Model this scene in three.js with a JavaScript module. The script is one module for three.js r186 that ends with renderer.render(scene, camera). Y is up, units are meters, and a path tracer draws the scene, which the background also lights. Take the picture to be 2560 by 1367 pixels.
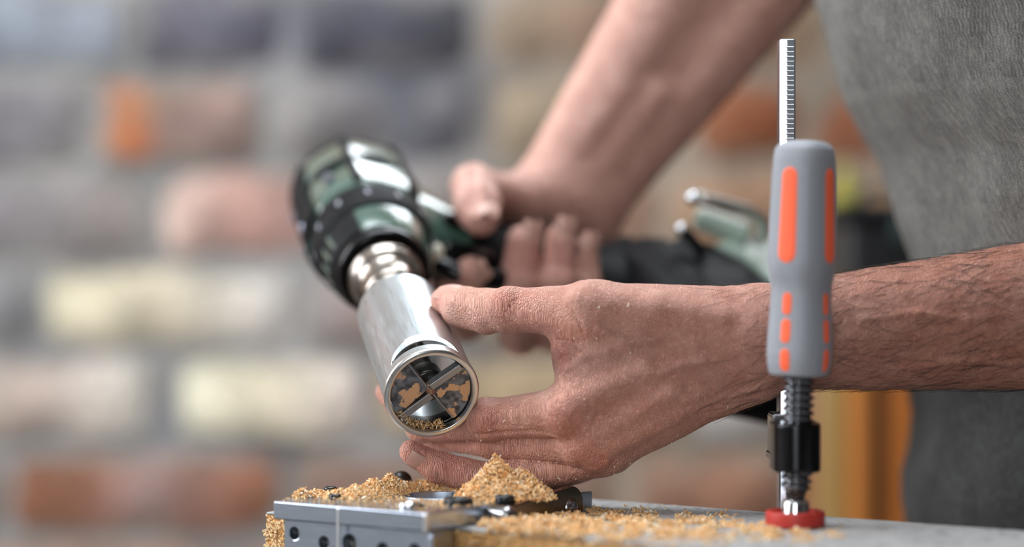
import * as THREE from 'three';
import { RoundedBoxGeometry } from 'three/addons/geometries/RoundedBoxGeometry.js';
import { mergeGeometries, mergeVertices } from 'three/addons/utils/BufferGeometryUtils.js';
import { ImprovedNoise } from 'three/addons/math/ImprovedNoise.js';
import { RectAreaLightUniformsLib } from 'three/addons/lights/RectAreaLightUniformsLib.js';

// ------------------------------------------------------------------ camera, sky, lights, exposure
const F = 6270, CAM = new THREE.Vector3(0, 1.02, 1.1), PITCH = 83.5 / F;
const scene = new THREE.Scene();
const camera = new THREE.PerspectiveCamera(2 * Math.atan(683.5 / F) * 180 / Math.PI, 2560 / 1367, 0.05, 40);
camera.position.copy(CAM);
camera.lookAt(0, CAM.y - Math.tan(PITCH), CAM.z - 1);
camera.focus = 1.108;
camera.userData.fStop = 2.25;
const renderer = new THREE.WebGLRenderer({ antialias: true });
renderer.toneMapping = THREE.LinearToneMapping;
renderer.toneMappingExposure = 1.55;
renderer.shadowMap.enabled = true;
scene.background = new THREE.Color().setRGB(1.5, 1.7, 2.0);
RectAreaLightUniformsLib.init();
function areaLight(name, color, intensity, w, h, at, to) {
  const l = new THREE.RectAreaLight(color, intensity, w, h);
  l.name = name; l.position.set(...at); l.lookAt(...to); scene.add(l);
  return l;
}
// daylight through the side window, the roof window and the high window behind the camera
areaLight('window_daylight', new THREE.Color().setRGB(1.0, 1.0, 1.03), 6.4, 1.4, 1.3, [-1.96, 1.72, -0.05], [0, 1.72, -0.05]);
areaLight('skylight_daylight', new THREE.Color().setRGB(0.94, 1.0, 1.04), 7.0, 1.3, 1.1, [-0.15, 2.73, -0.15], [-0.15, 0, -0.15]);
areaLight('rear_window_daylight', new THREE.Color().setRGB(1.0, 1.0, 1.0), 5.4, 0.7, 1.5, [-0.42, 1.45, 2.76], [-0.42, 1.45, 0]);
areaLight('high_window_daylight', new THREE.Color().setRGB(0.95, 1.0, 1.02), 5.5, 0.6, 0.7, [0.2, 1.9, -1.1], [0.2, 1.9, 2]);

// ------------------------------------------------------------------ helpers
const V = (x, y, z) => new THREE.Vector3(x, y, z);
const FWD = V(0, -Math.sin(PITCH), -Math.cos(PITCH)), UPV = V(0, Math.cos(PITCH), -Math.sin(PITCH));
// point of the place that stands at depth Z (metres) behind pixel (px, py) of the photograph
const P = (px, py, Z) => V((px - 1280) / F * Z, 0, 0).addScaledVector(UPV, -(py - 683.5) / F * Z).addScaledVector(FWD, Z).add(CAM);
let seed = 20240611;
const rnd = () => { seed = (seed + 0x6d2b79f5) | 0; let t = Math.imul(seed ^ (seed >>> 15), 1 | seed); t = (t + Math.imul(t ^ (t >>> 7), 61 | t)) ^ t; return ((t ^ (t >>> 14)) >>> 0) / 4294967296; };
const rr = (a, b) => a + (b - a) * rnd();
const perlin = new ImprovedNoise();
const N3 = (x, y, z) => perlin.noise(x + 31.7, y + 17.3, z + 9.1);
const fbm = (x, y, z) => N3(x, y, z) + 0.5 * N3(2.1 * x, 2.1 * y, 2.1 * z) + 0.25 * N3(4.3 * x, 4.3 * y, 4.3 * z);
const clamp = (x, a = 0, b = 1) => Math.min(b, Math.max(a, x));
const sstep = (a, b, x) => { const t = clamp((x - a) / (b - a)); return t * t * (3 - 2 * t); };
const lerp = (a, b, t) => a + (b - a) * t;
const pw = (pts, x) => { for (let i = 1; i < pts.length; i++) if (x <= pts[i][0]) { const t = clamp((x - pts[i - 1][0]) / (pts[i][0] - pts[i - 1][0])); return lerp(pts[i - 1][1], pts[i][1], t); } return pts[pts.length - 1][1]; };
const srgb = (r, g, b) => new THREE.Color().setRGB(r / 255, g / 255, b / 255, THREE.SRGBColorSpace);
const mat = (color, roughness, metalness = 0, o = {}) => new THREE.MeshPhysicalMaterial({ color, roughness, metalness, ...o });
const names = {};
const numbered = (n) => { names[n] = (names[n] ?? -1) + 1; return names[n] ? `${n}_${String(names[n]).padStart(3, '0')}` : n; };
function shadows(o) { o.castShadow = true; o.receiveShadow = true; return o; }
function part(name, geometry, material, parent) { const m = shadows(new THREE.Mesh(geometry, material)); m.name = numbered(name); parent.add(m); return m; }
function thing(name, label, category, at = V(0, 0, 0)) { const g = new THREE.Group(); g.name = numbered(name); g.position.copy(at); g.userData = { label, category }; scene.add(g); return g; }
function struct(name, geometry, material) { const m = shadows(new THREE.Mesh(geometry, material)); m.name = name; m.userData = { kind: 'structure' }; scene.add(m); return m; }
function stuff(o, name, label, category, parent) { o.name = numbered(name); o.userData = parent ? { kind: 'stuff' } : { kind: 'stuff', label, category }; shadows(o); (parent ?? scene).add(o); return o; }
const box = (w, h, d, x = 0, y = 0, z = 0) => new THREE.BoxGeometry(w, h, d).translate(x, y, z);
const rbox = (w, h, d, r, x = 0, y = 0, z = 0, s = 3) => new RoundedBoxGeometry(w, h, d, s, r).translate(x, y, z);
const lathe = (pts, seg = 64, a = 0, l = Math.PI * 2) => new THREE.LatheGeometry(pts.map(([r, y]) => new THREE.Vector2(r, y)), seg, a, l);
const tube = (pts, r, seg = 40, rad = 10) => new THREE.TubeGeometry(new THREE.CatmullRomCurve3(pts), seg, r, rad, false);
const strip = (g) => { const q = (g.index ? g.toNonIndexed() : g); for (const k of Object.keys(q.attributes)) if (!['position', 'normal', 'uv'].includes(k)) q.deleteAttribute(k); return q; };
const merge = (list) => mergeGeometries(list.map(strip));
const cylBetween = (a, b, r1, r2 = r1, seg = 24) => {
  const d = b.clone().sub(a), g = new THREE.CylinderGeometry(r2, r1, d.length(), seg);
  return g.applyQuaternion(new THREE.Quaternion().setFromUnitVectors(V(0, 1, 0), d.clone().normalize())).translate((a.x + b.x) / 2, (a.y + b.y) / 2, (a.z + b.z) / 2);
};
function tex(n, f, color = true, m = n) {
  const d = new Uint8Array(n * m * 4);
  for (let y = 0; y < m; y++) for (let x = 0; x < n; x++) { const c = f(x / n, y / m, x, y); for (let k = 0; k < 3; k++) d[(y * n + x) * 4 + k] = clamp(Array.isArray(c) ? c[k] : c) * 255; d[(y * n + x) * 4 + 3] = 255; }
  const t = new THREE.DataTexture(d, n, m, THREE.RGBAFormat);
  t.wrapS = t.wrapT = THREE.RepeatWrapping; t.magFilter = t.minFilter = THREE.LinearFilter; t.needsUpdate = true;
  if (color) t.colorSpace = THREE.SRGBColorSpace;
  return t;
}
const rep = (t, x, y) => { const c = t.clone(); c.repeat.set(x, y); c.needsUpdate = true; return c; };
// tileable value noise
function tileNoise(n, s) { const g = []; let q = s; const r = () => { q = (q * 1664525 + 1013904223) >>> 0; return q / 4294967296; }; for (let i = 0; i < n * n; i++) g.push(r()); return (u, v) => { const x = u * n, y = v * n, i = Math.floor(x), j = Math.floor(y), a = sstep(0, 1, x - i), b = sstep(0, 1, y - j), k = (p, w) => g[((w % n + n) % n) * n + ((p % n + n) % n)]; return lerp(lerp(k(i, j), k(i + 1, j), a), lerp(k(i, j + 1), k(i + 1, j + 1), a), b); }; }
// tileable cells: distance to the border between the two nearest seeds
function tileCells(n, s) { const g = []; let q = s; const r = () => { q = (q * 1664525 + 1013904223) >>> 0; return q / 4294967296; }; for (let i = 0; i < n * n; i++) g.push([r(), r(), r()]); return (u, v) => { const x = u * n, y = v * n, ci = Math.floor(x), cj = Math.floor(y); let d1 = 9, d2 = 9, id = 0; for (let j = cj - 1; j <= cj + 1; j++) for (let i = ci - 1; i <= ci + 1; i++) { const c = g[((j % n + n) % n) * n + ((i % n + n) % n)], d = Math.hypot(i + c[0] - x, j + c[1] - y); if (d < d1) { d2 = d1; d1 = d; id = c[2]; } else if (d < d2) d2 = d; } return [d2 - d1, id]; }; }

// ------------------------------------------------------------------ materials
const n8 = tileNoise(8, 11), n32 = tileNoise(32, 12), n64 = tileNoise(64, 13), n128 = tileNoise(128, 14);
const skinBump = tex(1024, (() => { const c = tileCells(52, 5), c2 = tileCells(26, 8); return (u, v) => { const a = c(u + 0.004 * n64(u, v), v)[0], b = c2(u, v)[0]; return 0.65 * Math.min(a * 2.2, 1) + 0.25 * Math.min(b * 4, 1) + 0.1 * n128(u, v); }; })(), false);
const skinMat = mat(0xffffff, 0.47, 0, { vertexColors: true, bumpMap: skinBump, bumpScale: 0.0008, specularIntensity: 0.8 });
const nailMat = mat(srgb(184, 142, 128), 0.4, 0, { clearcoat: 0.12, clearcoatRoughness: 0.35 });
const brushed = tex(512, (u, v) => 0.56 + 0.24 * (0.75 * tileNoiseAniso(u, v) + 0.25 * n64(u * 0.25, v)), false);
function tileNoiseAniso(u, v) { return n128(u * 0.03125 * 4, v * 1); }
const aluMat = mat(srgb(196, 200, 204), 0.46, 1, { roughnessMap: brushed, bumpMap: brushed, bumpScale: 0.000022 });
aluMat.color = srgb(198, 206, 210);
const steelMat = mat(srgb(150, 150, 152), 0.24, 1);
const chromeMat = mat(srgb(215, 218, 222), 0.1, 1);
const darkSteel = mat(srgb(70, 68, 66), 0.32, 1);
const blackMat = mat(srgb(24, 25, 27), 0.38);
const rubberMat = mat(srgb(15, 16, 18), 0.62, 0, { specularIntensity: 0.3 });
const glossBlack = mat(srgb(10, 11, 13), 0.2, 0, { specularIntensity: 0.55 });
const greenMat = mat(srgb(62, 88, 78), 0.16, 0, { clearcoat: 1, clearcoatRoughness: 0.08 });
const paleGreen = mat(srgb(150, 168, 156), 0.35, 0, { clearcoat: 0.5, clearcoatRoughness: 0.2 });

// ------------------------------------------------------------------ distance fields and their meshing
const smin = (a, b, k) => { const h = Math.max(k - Math.abs(a - b), 0) / k; return Math.min(a, b) - h * h * k / 4; };
const smax = (a, b, k) => -smin(-a, -b, k);
// tapered capsule between a and b
function cone(a, b, r1, r2) { const bx = b.x - a.x, by = b.y - a.y, bz = b.z - a.z, l = 1 / (bx * bx + by * by + bz * bz); return (x, y, z) => { const px = x - a.x, py = y - a.y, pz = z - a.z, t = clamp((px * bx + py * by + pz * bz) * l), qx = px - bx * t, qy = py - by * t, qz = pz - bz * t; return Math.sqrt(qx * qx + qy * qy + qz * qz) - (r1 + (r2 - r1) * t); }; }
function ball(c, rx, ry = rx, rz = rx) { const m = Math.min(rx, ry, rz); return (x, y, z) => { const a = (x - c.x) / rx, b = (y - c.y) / ry, d = (z - c.z) / rz, k0 = Math.sqrt(a * a + b * b + d * d), k1 = Math.sqrt(a * a / rx / rx + b * b / ry / ry + d * d / rz / rz); return k1 > 1e-9 ? k0 * (k0 - 1) / k1 : -m; }; }
function chain(list, k) { return (x, y, z) => { let d = list[0](x, y, z); for (let i = 1; i < list.length; i++) d = smin(d, list[i](x, y, z), k); return d; }; }
function isosurface(f, lo, hi, h, eps, color, uv) {
  const n = [0, 1, 2].map((k) => Math.ceil((hi.getComponent(k) - lo.getComponent(k)) / h) + 1), [nx, ny, nz] = n, val = new Float32Array(nx * ny * nz), B = 8, half = B * h * 0.87 + h;
  for (let k = 0; k < nz; k += B) for (let j = 0; j < ny; j += B) for (let i = 0; i < nx; i += B) {
    const c = f(lo.x + (i + B / 2) * h, lo.y + (j + B / 2) * h, lo.z + (k + B / 2) * h), far = Math.abs(c) > half * 1.25;
    for (let kk = k; kk < Math.min(k + B, nz); kk++) for (let jj = j; jj < Math.min(j + B, ny); jj++) for (let ii = i; ii < Math.min(i + B, nx); ii++) val[(kk * ny + jj) * nx + ii] = far ? c : f(lo.x + ii * h, lo.y + jj * h, lo.z + kk * h);
  }
  const idx = new Int32Array(nx * ny * nz).fill(-1), pos = [], tri = [];
  const cor = [0, 1, nx, nx + 1, nx * ny, nx * ny + 1, nx * ny + nx, nx * ny + nx + 1], E = [[0, 1], [0, 2], [0, 4], [1, 3], [1, 5], [2, 3], [2, 6], [3, 7], [4, 5], [4, 6], [5, 7], [6, 7]];
  for (let k = 0; k < nz - 1; k++) for (let j = 0; j < ny - 1; j++) for (let i = 0; i < nx - 1; i++) {
    const b = (k * ny + j) * nx + i; let m = 0;
    for (let c = 0; c < 8; c++) if (val[b + cor[c]] < 0) m |= 1 << c;
    if (m === 0 || m === 255) continue;
    let x = 0, y = 0, z = 0, s = 0;
    for (const [p, q] of E) { const a = val[b + cor[p]], d = val[b + cor[q]]; if ((a < 0) !== (d < 0)) { const t = a / (a - d); x += lerp(p & 1, q & 1, t); y += lerp((p >> 1) & 1, (q >> 1) & 1, t); z += lerp(p >> 2, q >> 2, t); s++; } }
    idx[b] = pos.length / 3; pos.push(lo.x + (i + x / s) * h, lo.y + (j + y / s) * h, lo.z + (k + z / s) * h);
  }
  const quad = (a, b, c, d, flip) => { if (a < 0 || b < 0 || c < 0 || d < 0) return; flip ? tri.push(a, b, d, a, d, c) : tri.push(a, d, b, a, c, d); };
  for (let k = 1; k < nz - 1; k++) for (let j = 1; j < ny - 1; j++) for (let i = 1; i < nx - 1; i++) {
    const b = (k * ny + j) * nx + i, s = val[b] < 0;
    if (s !== (val[b + 1] < 0)) quad(idx[b - nx - nx * ny], idx[b - nx * ny], idx[b - nx], idx[b], s);
    if (s !== (val[b + nx] < 0)) quad(idx[b - 1 - nx * ny], idx[b - 1], idx[b - nx * ny], idx[b], s);
    if (s !== (val[b + nx * ny] < 0)) quad(idx[b - 1 - nx], idx[b - nx], idx[b - 1], idx[b], s);
  }
  const N = pos.length / 3, nor = new Float32Array(N * 3), col = new Float32Array(N * 3), uvs = new Float32Array(N * 2), g = [0, 0, 0];
  for (let v = 0; v < N; v++) {
    let x = pos[3 * v], y = pos[3 * v + 1], z = pos[3 * v + 2];
    for (let step = 0; step < 2; step++) {
      const e = eps; g[0] = f(x + e, y, z) - f(x - e, y, z); g[1] = f(x, y + e, z) - f(x, y - e, z); g[2] = f(x, y, z + e) - f(x, y, z - e);
      const l = Math.hypot(...g) || 1; g[0] /= l; g[1] /= l; g[2] /= l;
      if (step === 0) { const d = clamp(f(x, y, z), -h, h); x -= d * g[0]; y -= d * g[1]; z -= d * g[2]; pos[3 * v] = x; pos[3 * v + 1] = y; pos[3 * v + 2] = z; }
    }
    nor.set(g, 3 * v); col.set(color(x, y, z, g), 3 * v); uvs.set(uv(x, y, z), 2 * v);
  }
  const geo = new THREE.BufferGeometry();
  geo.setAttribute('position', new THREE.Float32BufferAttribute(pos, 3)); geo.setAttribute('normal', new THREE.BufferAttribute(nor, 3));
  geo.setAttribute('color', new THREE.BufferAttribute(col, 3)); geo.setAttribute('uv', new THREE.BufferAttribute(uvs, 2)); geo.setIndex(tri);
  return geo;
}

// ------------------------------------------------------------------ the room
const ROOM = { x0: -1.8, x1: 1.8, z0: -0.94, z1: 2.6, h: 2.6 };
const plaster = mat(srgb(205, 202, 196), 0.9, 0, { bumpMap: rep(tex(256, (u, v) => n32(u, v) * 0.5 + n64(u, v) * 0.5, false), 1, 1), bumpScale: 0.001 });
const mortarTex = tex(512, (u, v) => { const a = 0.49 + 0.25 * n8(u, v) + 0.12 * n64(u, v) + 0.08 * n128(u, v); return [a * 0.80, a * 0.785, a * 0.765]; });
const mortarMat = mat(0xffffff, 0.95, 0, { map: rep(mortarTex, 1, 1), vertexColors: true });
function slabWithHole(w, h, t, hole) { // in the xy plane, thickness along z
  const s = new THREE.Shape([[0, 0], [w, 0], [w, h], [0, h]].map((p) => new THREE.Vector2(...p)));
  if (hole) s.holes.push(new THREE.Path([[hole[0], hole[1]], [hole[0], hole[3]], [hole[2], hole[3]], [hole[2], hole[1]]].map((p) => new THREE.Vector2(...p))));
  return new THREE.ExtrudeGeometry(s, { depth: t, bevelEnabled: false });
}
const W = ROOM.x1 - ROOM.x0, DP = ROOM.z1 - ROOM.z0;
const floorTex = tex(512, (u, v) => { const a = 0.34 + 0.1 * n8(u, v) + 0.06 * n64(u, v); return [a, a * 0.97, a * 0.93]; });
struct('floor', box(W + 0.4, 0.12, DP + 0.4, 0, -0.06, (ROOM.z0 + ROOM.z1) / 2), mat(0xffffff, 0.75, 0, { map: rep(floorTex, 2, 2) }));
struct('ceiling', slabWithHole(W + 0.4, DP + 0.4, 0.14, [W / 2 + 0.2 - 0.8, 0.2 + 0.94 - 0.7, W / 2 + 0.2 + 0.5, 0.2 + 0.94 + 0.4]).rotateX(Math.PI / 2).translate(ROOM.x0 - 0.2, ROOM.h + 0.14, ROOM.z0 - 0.2), plaster);
struct('wall_left', slabWithHole(DP + 0.2, ROOM.h, 0.18, [1.95, 1.07, 3.35, 2.37]).rotateY(Math.PI / 2).translate(ROOM.x0 - 0.18, 0, ROOM.z1), plaster);
struct('wall_right', box(0.18, ROOM.h, DP + 0.2, ROOM.x1 + 0.09, ROOM.h / 2, (ROOM.z0 + ROOM.z1) / 2 - 0.1), mat(srgb(74, 68, 63), 0.9));
struct('wall_front', slabWithHole(W, ROOM.h, 0.18, [1.03, 0.7, 1.73, 2.2]).translate(ROOM.x0, 0, ROOM.z1), mat(srgb(96, 92, 88), 0.9));
const frameMat = mat(srgb(225, 225, 220), 0.5), paneMat = new THREE.MeshPhysicalMaterial({ color: 0xffffff, roughness: 0.02, transmission: 1, thickness: 0 });
function windowUnit(n, w, h, cols, rows, put) {
  const g = new THREE.Group(); g.name = 'window_' + n; g.userData = { kind: 'structure' }; put(g); scene.add(g);
  const t = 0.05;
  part('window_frame', merge([box(w, t, 0.06, 0, h / 2 - t / 2), box(w, t, 0.06, 0, -h / 2 + t / 2), box(t, h - 2 * t, 0.06, -w / 2 + t / 2), box(t, h - 2 * t, 0.06, w / 2 - t / 2)]), frameMat, g);
  for (let i = 1; i < cols; i++) part('glazing_bar', box(0.028, h - 2 * t, 0.04, -w / 2 + w * i / cols), frameMat, g);
  for (let j = 1; j < rows; j++) part('glazing_bar', box(w - 2 * t, 0.028, 0.036, 0, -h / 2 + h * j / rows), frameMat, g);
  for (let i = 0; i < cols; i++) for (let j = 0; j < rows; j++) part('pane', box(w / cols - 0.03, h / rows - 0.03, 0.004, -w / 2 + w * (i + 0.5) / cols, -h / 2 + h * (j + 0.5) / rows), paneMat, g);
}
windowUnit(1, 1.4, 1.3, 3, 3, (g) => { g.position.set(ROOM.x0 - 0.09, 1.72, -0.05); g.rotation.y = Math.PI / 2; });
windowUnit(2, 1.3, 1.1, 3, 2, (g) => { g.position.set(-0.15, ROOM.h + 0.07, -0.15); g.rotation.x = Math.PI / 2; });
windowUnit(3, 0.7, 1.5, 2, 3, (g) => { g.position.set(-0.42, 1.45, ROOM.z1 + 0.09); });
windowUnit(4, 0.6, 0.7, 2, 2, (g) => { g.position.set(0.2, 1.9, ROOM.z0 - 0.1); });

// back wall: mortar with every brick its own mesh
const ZW = CAM.z - ROOM.z0, KB = ZW / F; // metres per photograph pixel on the wall
const wallBase = (px, py) => { const p = P(px, py, ZW); return [p.x, p.y]; };
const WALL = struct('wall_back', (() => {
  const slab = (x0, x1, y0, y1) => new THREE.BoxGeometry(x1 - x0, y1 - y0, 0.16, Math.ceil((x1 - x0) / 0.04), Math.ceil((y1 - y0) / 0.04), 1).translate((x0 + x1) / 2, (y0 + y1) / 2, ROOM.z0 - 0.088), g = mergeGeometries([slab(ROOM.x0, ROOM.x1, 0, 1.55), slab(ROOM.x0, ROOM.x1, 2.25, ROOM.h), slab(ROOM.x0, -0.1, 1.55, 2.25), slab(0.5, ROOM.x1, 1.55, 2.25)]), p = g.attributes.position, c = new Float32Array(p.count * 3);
  for (let i = 0; i < p.count; i++) { const d = sootAndJointsAt(p.getX(i), p.getY(i)); c[3 * i] = d[0]; c[3 * i + 1] = d[1]; c[3 * i + 2] = d[2]; }
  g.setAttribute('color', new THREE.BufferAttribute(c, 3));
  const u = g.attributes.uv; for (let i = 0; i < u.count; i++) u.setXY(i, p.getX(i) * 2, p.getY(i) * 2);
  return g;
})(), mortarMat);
function sootAndJointsAt(x, y) { // old smoke and damp stains on the masonry, plus deep joints painted dark
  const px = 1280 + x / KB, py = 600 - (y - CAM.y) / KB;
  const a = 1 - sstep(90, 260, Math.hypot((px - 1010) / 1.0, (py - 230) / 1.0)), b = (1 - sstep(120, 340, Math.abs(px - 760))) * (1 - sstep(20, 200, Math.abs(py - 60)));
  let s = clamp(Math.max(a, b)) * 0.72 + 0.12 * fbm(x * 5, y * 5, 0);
  for (const [cx, cy, r, q] of [[408, 1020, 60, 0.75], [30, 840, 90, 0.6], [772, 265, 70, 0.5], [372, 640, 60, 0.4], [715, 1180, 60, 0.4]]) s = Math.max(s, q * Math.exp(-((px - cx) ** 2 + (py - cy) ** 2) / (r * r)));  // shade of deep joints between bricks, painted in as dark spots
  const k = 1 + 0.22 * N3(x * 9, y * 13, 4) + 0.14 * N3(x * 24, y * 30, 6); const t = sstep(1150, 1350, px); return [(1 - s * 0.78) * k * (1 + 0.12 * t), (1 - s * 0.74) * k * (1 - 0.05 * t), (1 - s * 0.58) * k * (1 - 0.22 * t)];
}
const brickTex = tex(512, (u, v) => { const a = 0.80 + 0.18 * n8(u, v) + 0.14 * (n32(u, v) - 0.5) + 0.18 * (n64(u, v) - 0.5) + 0.1 * (n128(u, v) - 0.5); return [a, a * 0.985, a * 0.97]; });
// the bricks the photograph shows, by course: [left, right, colour, second colour, third colour along the brick]
const COURSES = [70, 303, 535, 767, 1000, 1240];
const SEEN = [
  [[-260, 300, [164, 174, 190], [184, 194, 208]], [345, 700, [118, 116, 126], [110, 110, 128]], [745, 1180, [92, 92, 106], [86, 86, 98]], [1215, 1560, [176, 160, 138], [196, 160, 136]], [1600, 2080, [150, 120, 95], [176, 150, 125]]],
  [[-330, 205, [138, 138, 150], [150, 146, 150]], [245, 640, [186, 150, 130], [232, 130, 62], [176, 148, 138], [168, 142, 134], [172, 146, 138], [178, 152, 146]], [690, 960, [172, 168, 166], [120, 118, 126]], [985, 1190, [92, 92, 106], [104, 104, 116]], [1235, 1560, [186, 168, 142], [176, 162, 138]], [1740, 2010, [176, 110, 74], [170, 98, 62]], [2040, 2420, [164, 96, 62], [150, 96, 66]]],
  [[-200, 350, [156, 152, 160], [150, 146, 148], [158, 148, 144]], [400, 790, [222, 198, 188], [206, 164, 152], [196, 160, 154]], [830, 1190, [150, 142, 142], [160, 150, 146]], [1235, 1640, [176, 160, 140], [186, 150, 130]], [1690, 2100, [176, 140, 112], [170, 136, 110]], [2140, 2560, [160, 130, 96], [170, 140, 110]]],
  [[-320, 60, [152, 152, 154], [146, 146, 150]], [115, 710, [212, 206, 180], [222, 212, 188], [232, 226, 222]], [755, 1100, [172, 166, 166], [166, 128, 114]], [1140, 1500, [176, 166, 150], [180, 160, 140]], [1545, 2100, [150, 130, 116], [160, 140, 120]]],
  [[-240, 365, [208, 206, 184], [196, 178, 168], [220, 216, 206]], [445, 905, [236, 228, 202], [232, 222, 196], [226, 214, 208]], [950, 1500, [190, 170, 138], [186, 166, 134]], [1545, 1690, [160, 148, 136], [150, 140, 130]], [1735, 2000, [214, 212, 210], [206, 204, 200]]],
  [[-420, 0, [128, 120, 118], [126, 112, 106]], [25, 690, [150, 98, 70], [150, 100, 76], [150, 104, 84], [172, 146, 142], [152, 116, 104], [158, 112, 92], [160, 104, 76]], [735, 1080, [140, 118, 108], [146, 112, 96]], [1120, 1540, [168, 140, 128], [150, 120, 106]], [1600, 1960, [176, 132, 110], [170, 124, 100]], [2000, 2500, [150, 120, 90], [160, 120, 90]]],
];
const WASH = srgb(152, 149, 146), WASHWARM = srgb(164, 146, 126);
function brickGeo(w, h, cols, variant) {
  const g = new THREE.BoxGeometry(w, h, 0.05, 10, 3, 1), q = mergeVertices((() => { g.deleteAttribute('normal'); g.deleteAttribute('uv'); return g; })(), 1e-5), p = q.attributes.position, c = new Float32Array(p.count * 3), uv = new Float32Array(p.count * 2);
  for (let i = 0; i < p.count; i++) {
    const x = p.getX(i), y = p.getY(i), z = p.getZ(i);
    const ex = sstep(w / 2 - 0.022, w / 2, Math.abs(x)), ey = sstep(h / 2 - 0.02, h / 2, Math.abs(y)), cut = ex * ey;
    p.setXYZ(i, x * (1 - 0.03 * cut) + 0.006 * ex * N3(variant * 7.3, y * 40, Math.sign(x)), y * (1 - 0.1 * cut) + 0.006 * ey * N3(x * 25, variant * 5.1, Math.sign(y) * 3), z - 0.006 * Math.max(ex, ey) * (z > 0 ? 1 : 0) + 0.006 * N3(x * 20 + variant, y * 20, 3));
    uv.set([x * 4 + variant * 0.37, y * 4 + variant * 0.61], 2 * i);
    const t = clamp(x / w + 0.5) * (cols.length - 1), k = Math.min(Math.floor(t), cols.length - 2), cc = cols[k].clone().lerp(cols[k + 1], t - k), wash = clamp(0.62 * Math.max(ex, ey) * (0.5 + 1.1 * N3(x * 22 + variant * 3, y * 22, 5)) + 0.4 * sstep(0.3, 0.6, N3(x * 14 + variant * 9, y * 18, 8)));
    cc.multiplyScalar(1 + 0.28 * N3(x * 18 + variant * 11, y * 24, 2)).lerp(cc.b < 0.7 * cc.r ? WASHWARM : WASH, wash);
    c.set([cc.r, cc.g, cc.b], 3 * i);
  }
  q.setAttribute('uv', new THREE.BufferAttribute(uv, 2)); q.setAttribute('color', new THREE.BufferAttribute(c, 3));
  q.computeVertexNormals(); return creased(q, 0.7);
}
const brickMat = mat(0xffffff, 0.9, 0, { map: brickTex, vertexColors: true, bumpMap: brickTex, bumpScale: 0.002 });
const BK = 1.16; // photograph tone to brick colour
const tone = (c) => { const k = srgb(...c); k.r = clamp(k.r * BK, 0, 0.92); k.g = clamp(k.g * BK, 0, 0.92); k.b = clamp(k.b * BK, 0, 0.92); return k; };
const PAL = [[176, 160, 140], [160, 100, 74], [196, 176, 164], [150, 148, 152], [206, 196, 176], [170, 126, 104]];
{
  const rest = [], pitch = 232.5 * KB;
  let nBrick = 0;
  for (let row = -9; row < 26; row++) {
    const yc = row >= 0 && row < 6 ? wallBase(0, COURSES[row])[1] : wallBase(0, row < 0 ? 70 + 232.5 * row : 1240 + 232.5 * (row - 5))[1];
    if (yc < 0.04 || yc > ROOM.h - 0.04) continue;
    const list = (SEEN[row] ?? []).map(([a, b, ...c]) => [wallBase(a, 0)[0], wallBase(b, 0)[0], c.map((q) => tone(q).multiplyScalar([0.68, 0.74, 0.94, 1, 1, 0.92][row]))]);  // upper courses coloured darker to offset the stronger light on the upper wall
    const fill = (from, to) => { let x = from; while (x < to - 0.05) { const w = Math.min(rr(0.19, 0.23), to - x), c = tone(PAL[Math.floor(rnd() * PAL.length)]); list.push([x, x + w - 0.012, [c, c.clone().multiplyScalar(rr(0.8, 1.1))]]); x += w; } };
    const lo = list.length ? Math.min(...list.map((b) => b[0])) : null, hi = list.length ? Math.max(...list.map((b) => b[1])) : null;
    if (lo === null) fill(ROOM.x0 + rnd() * 0.1, ROOM.x1 - 0.01); else { const off = ROOM.x0 + 0.01; fill(off, lo - 0.013); fill(hi + 0.013, ROOM.x1 - 0.01); }
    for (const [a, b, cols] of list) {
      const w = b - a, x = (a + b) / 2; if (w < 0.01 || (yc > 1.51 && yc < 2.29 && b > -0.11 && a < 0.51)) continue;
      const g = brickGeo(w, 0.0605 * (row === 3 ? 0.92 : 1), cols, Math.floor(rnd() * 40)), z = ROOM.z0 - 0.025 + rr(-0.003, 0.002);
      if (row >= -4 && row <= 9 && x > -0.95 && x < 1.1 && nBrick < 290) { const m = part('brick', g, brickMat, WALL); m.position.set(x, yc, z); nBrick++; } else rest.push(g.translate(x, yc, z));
    }
  }
  const m = shadows(new THREE.Mesh(mergeGeometries(rest), brickMat)); m.name = 'more_bricks'; m.userData = { kind: 'stuff' }; WALL.add(m);
}

// ------------------------------------------------------------------ the man
const MM = 0.001;
// joints: photograph pixel and depth; L() in the plane of the left hand (depth in pixels of that plane), R() for the far arm (depth in mm)
const L = (x, y, d = 0) => P(x, y, 1.1 + d / 5700), R = (x, y, d) => P(x, y, 1.1 + d * MM), lr = (r) => r / 5700;
const LC = (a, b, ra, rb = ra) => cone(L(...a), L(...b), lr(ra), lr(rb));
const RC = (a, b, ra, rb = ra) => cone(R(...a), R(...b), ra / F * (1.1 + a[2] * MM), rb / F * (1.1 + b[2] * MM));
const lk = (k) => k / 5700;
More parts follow.
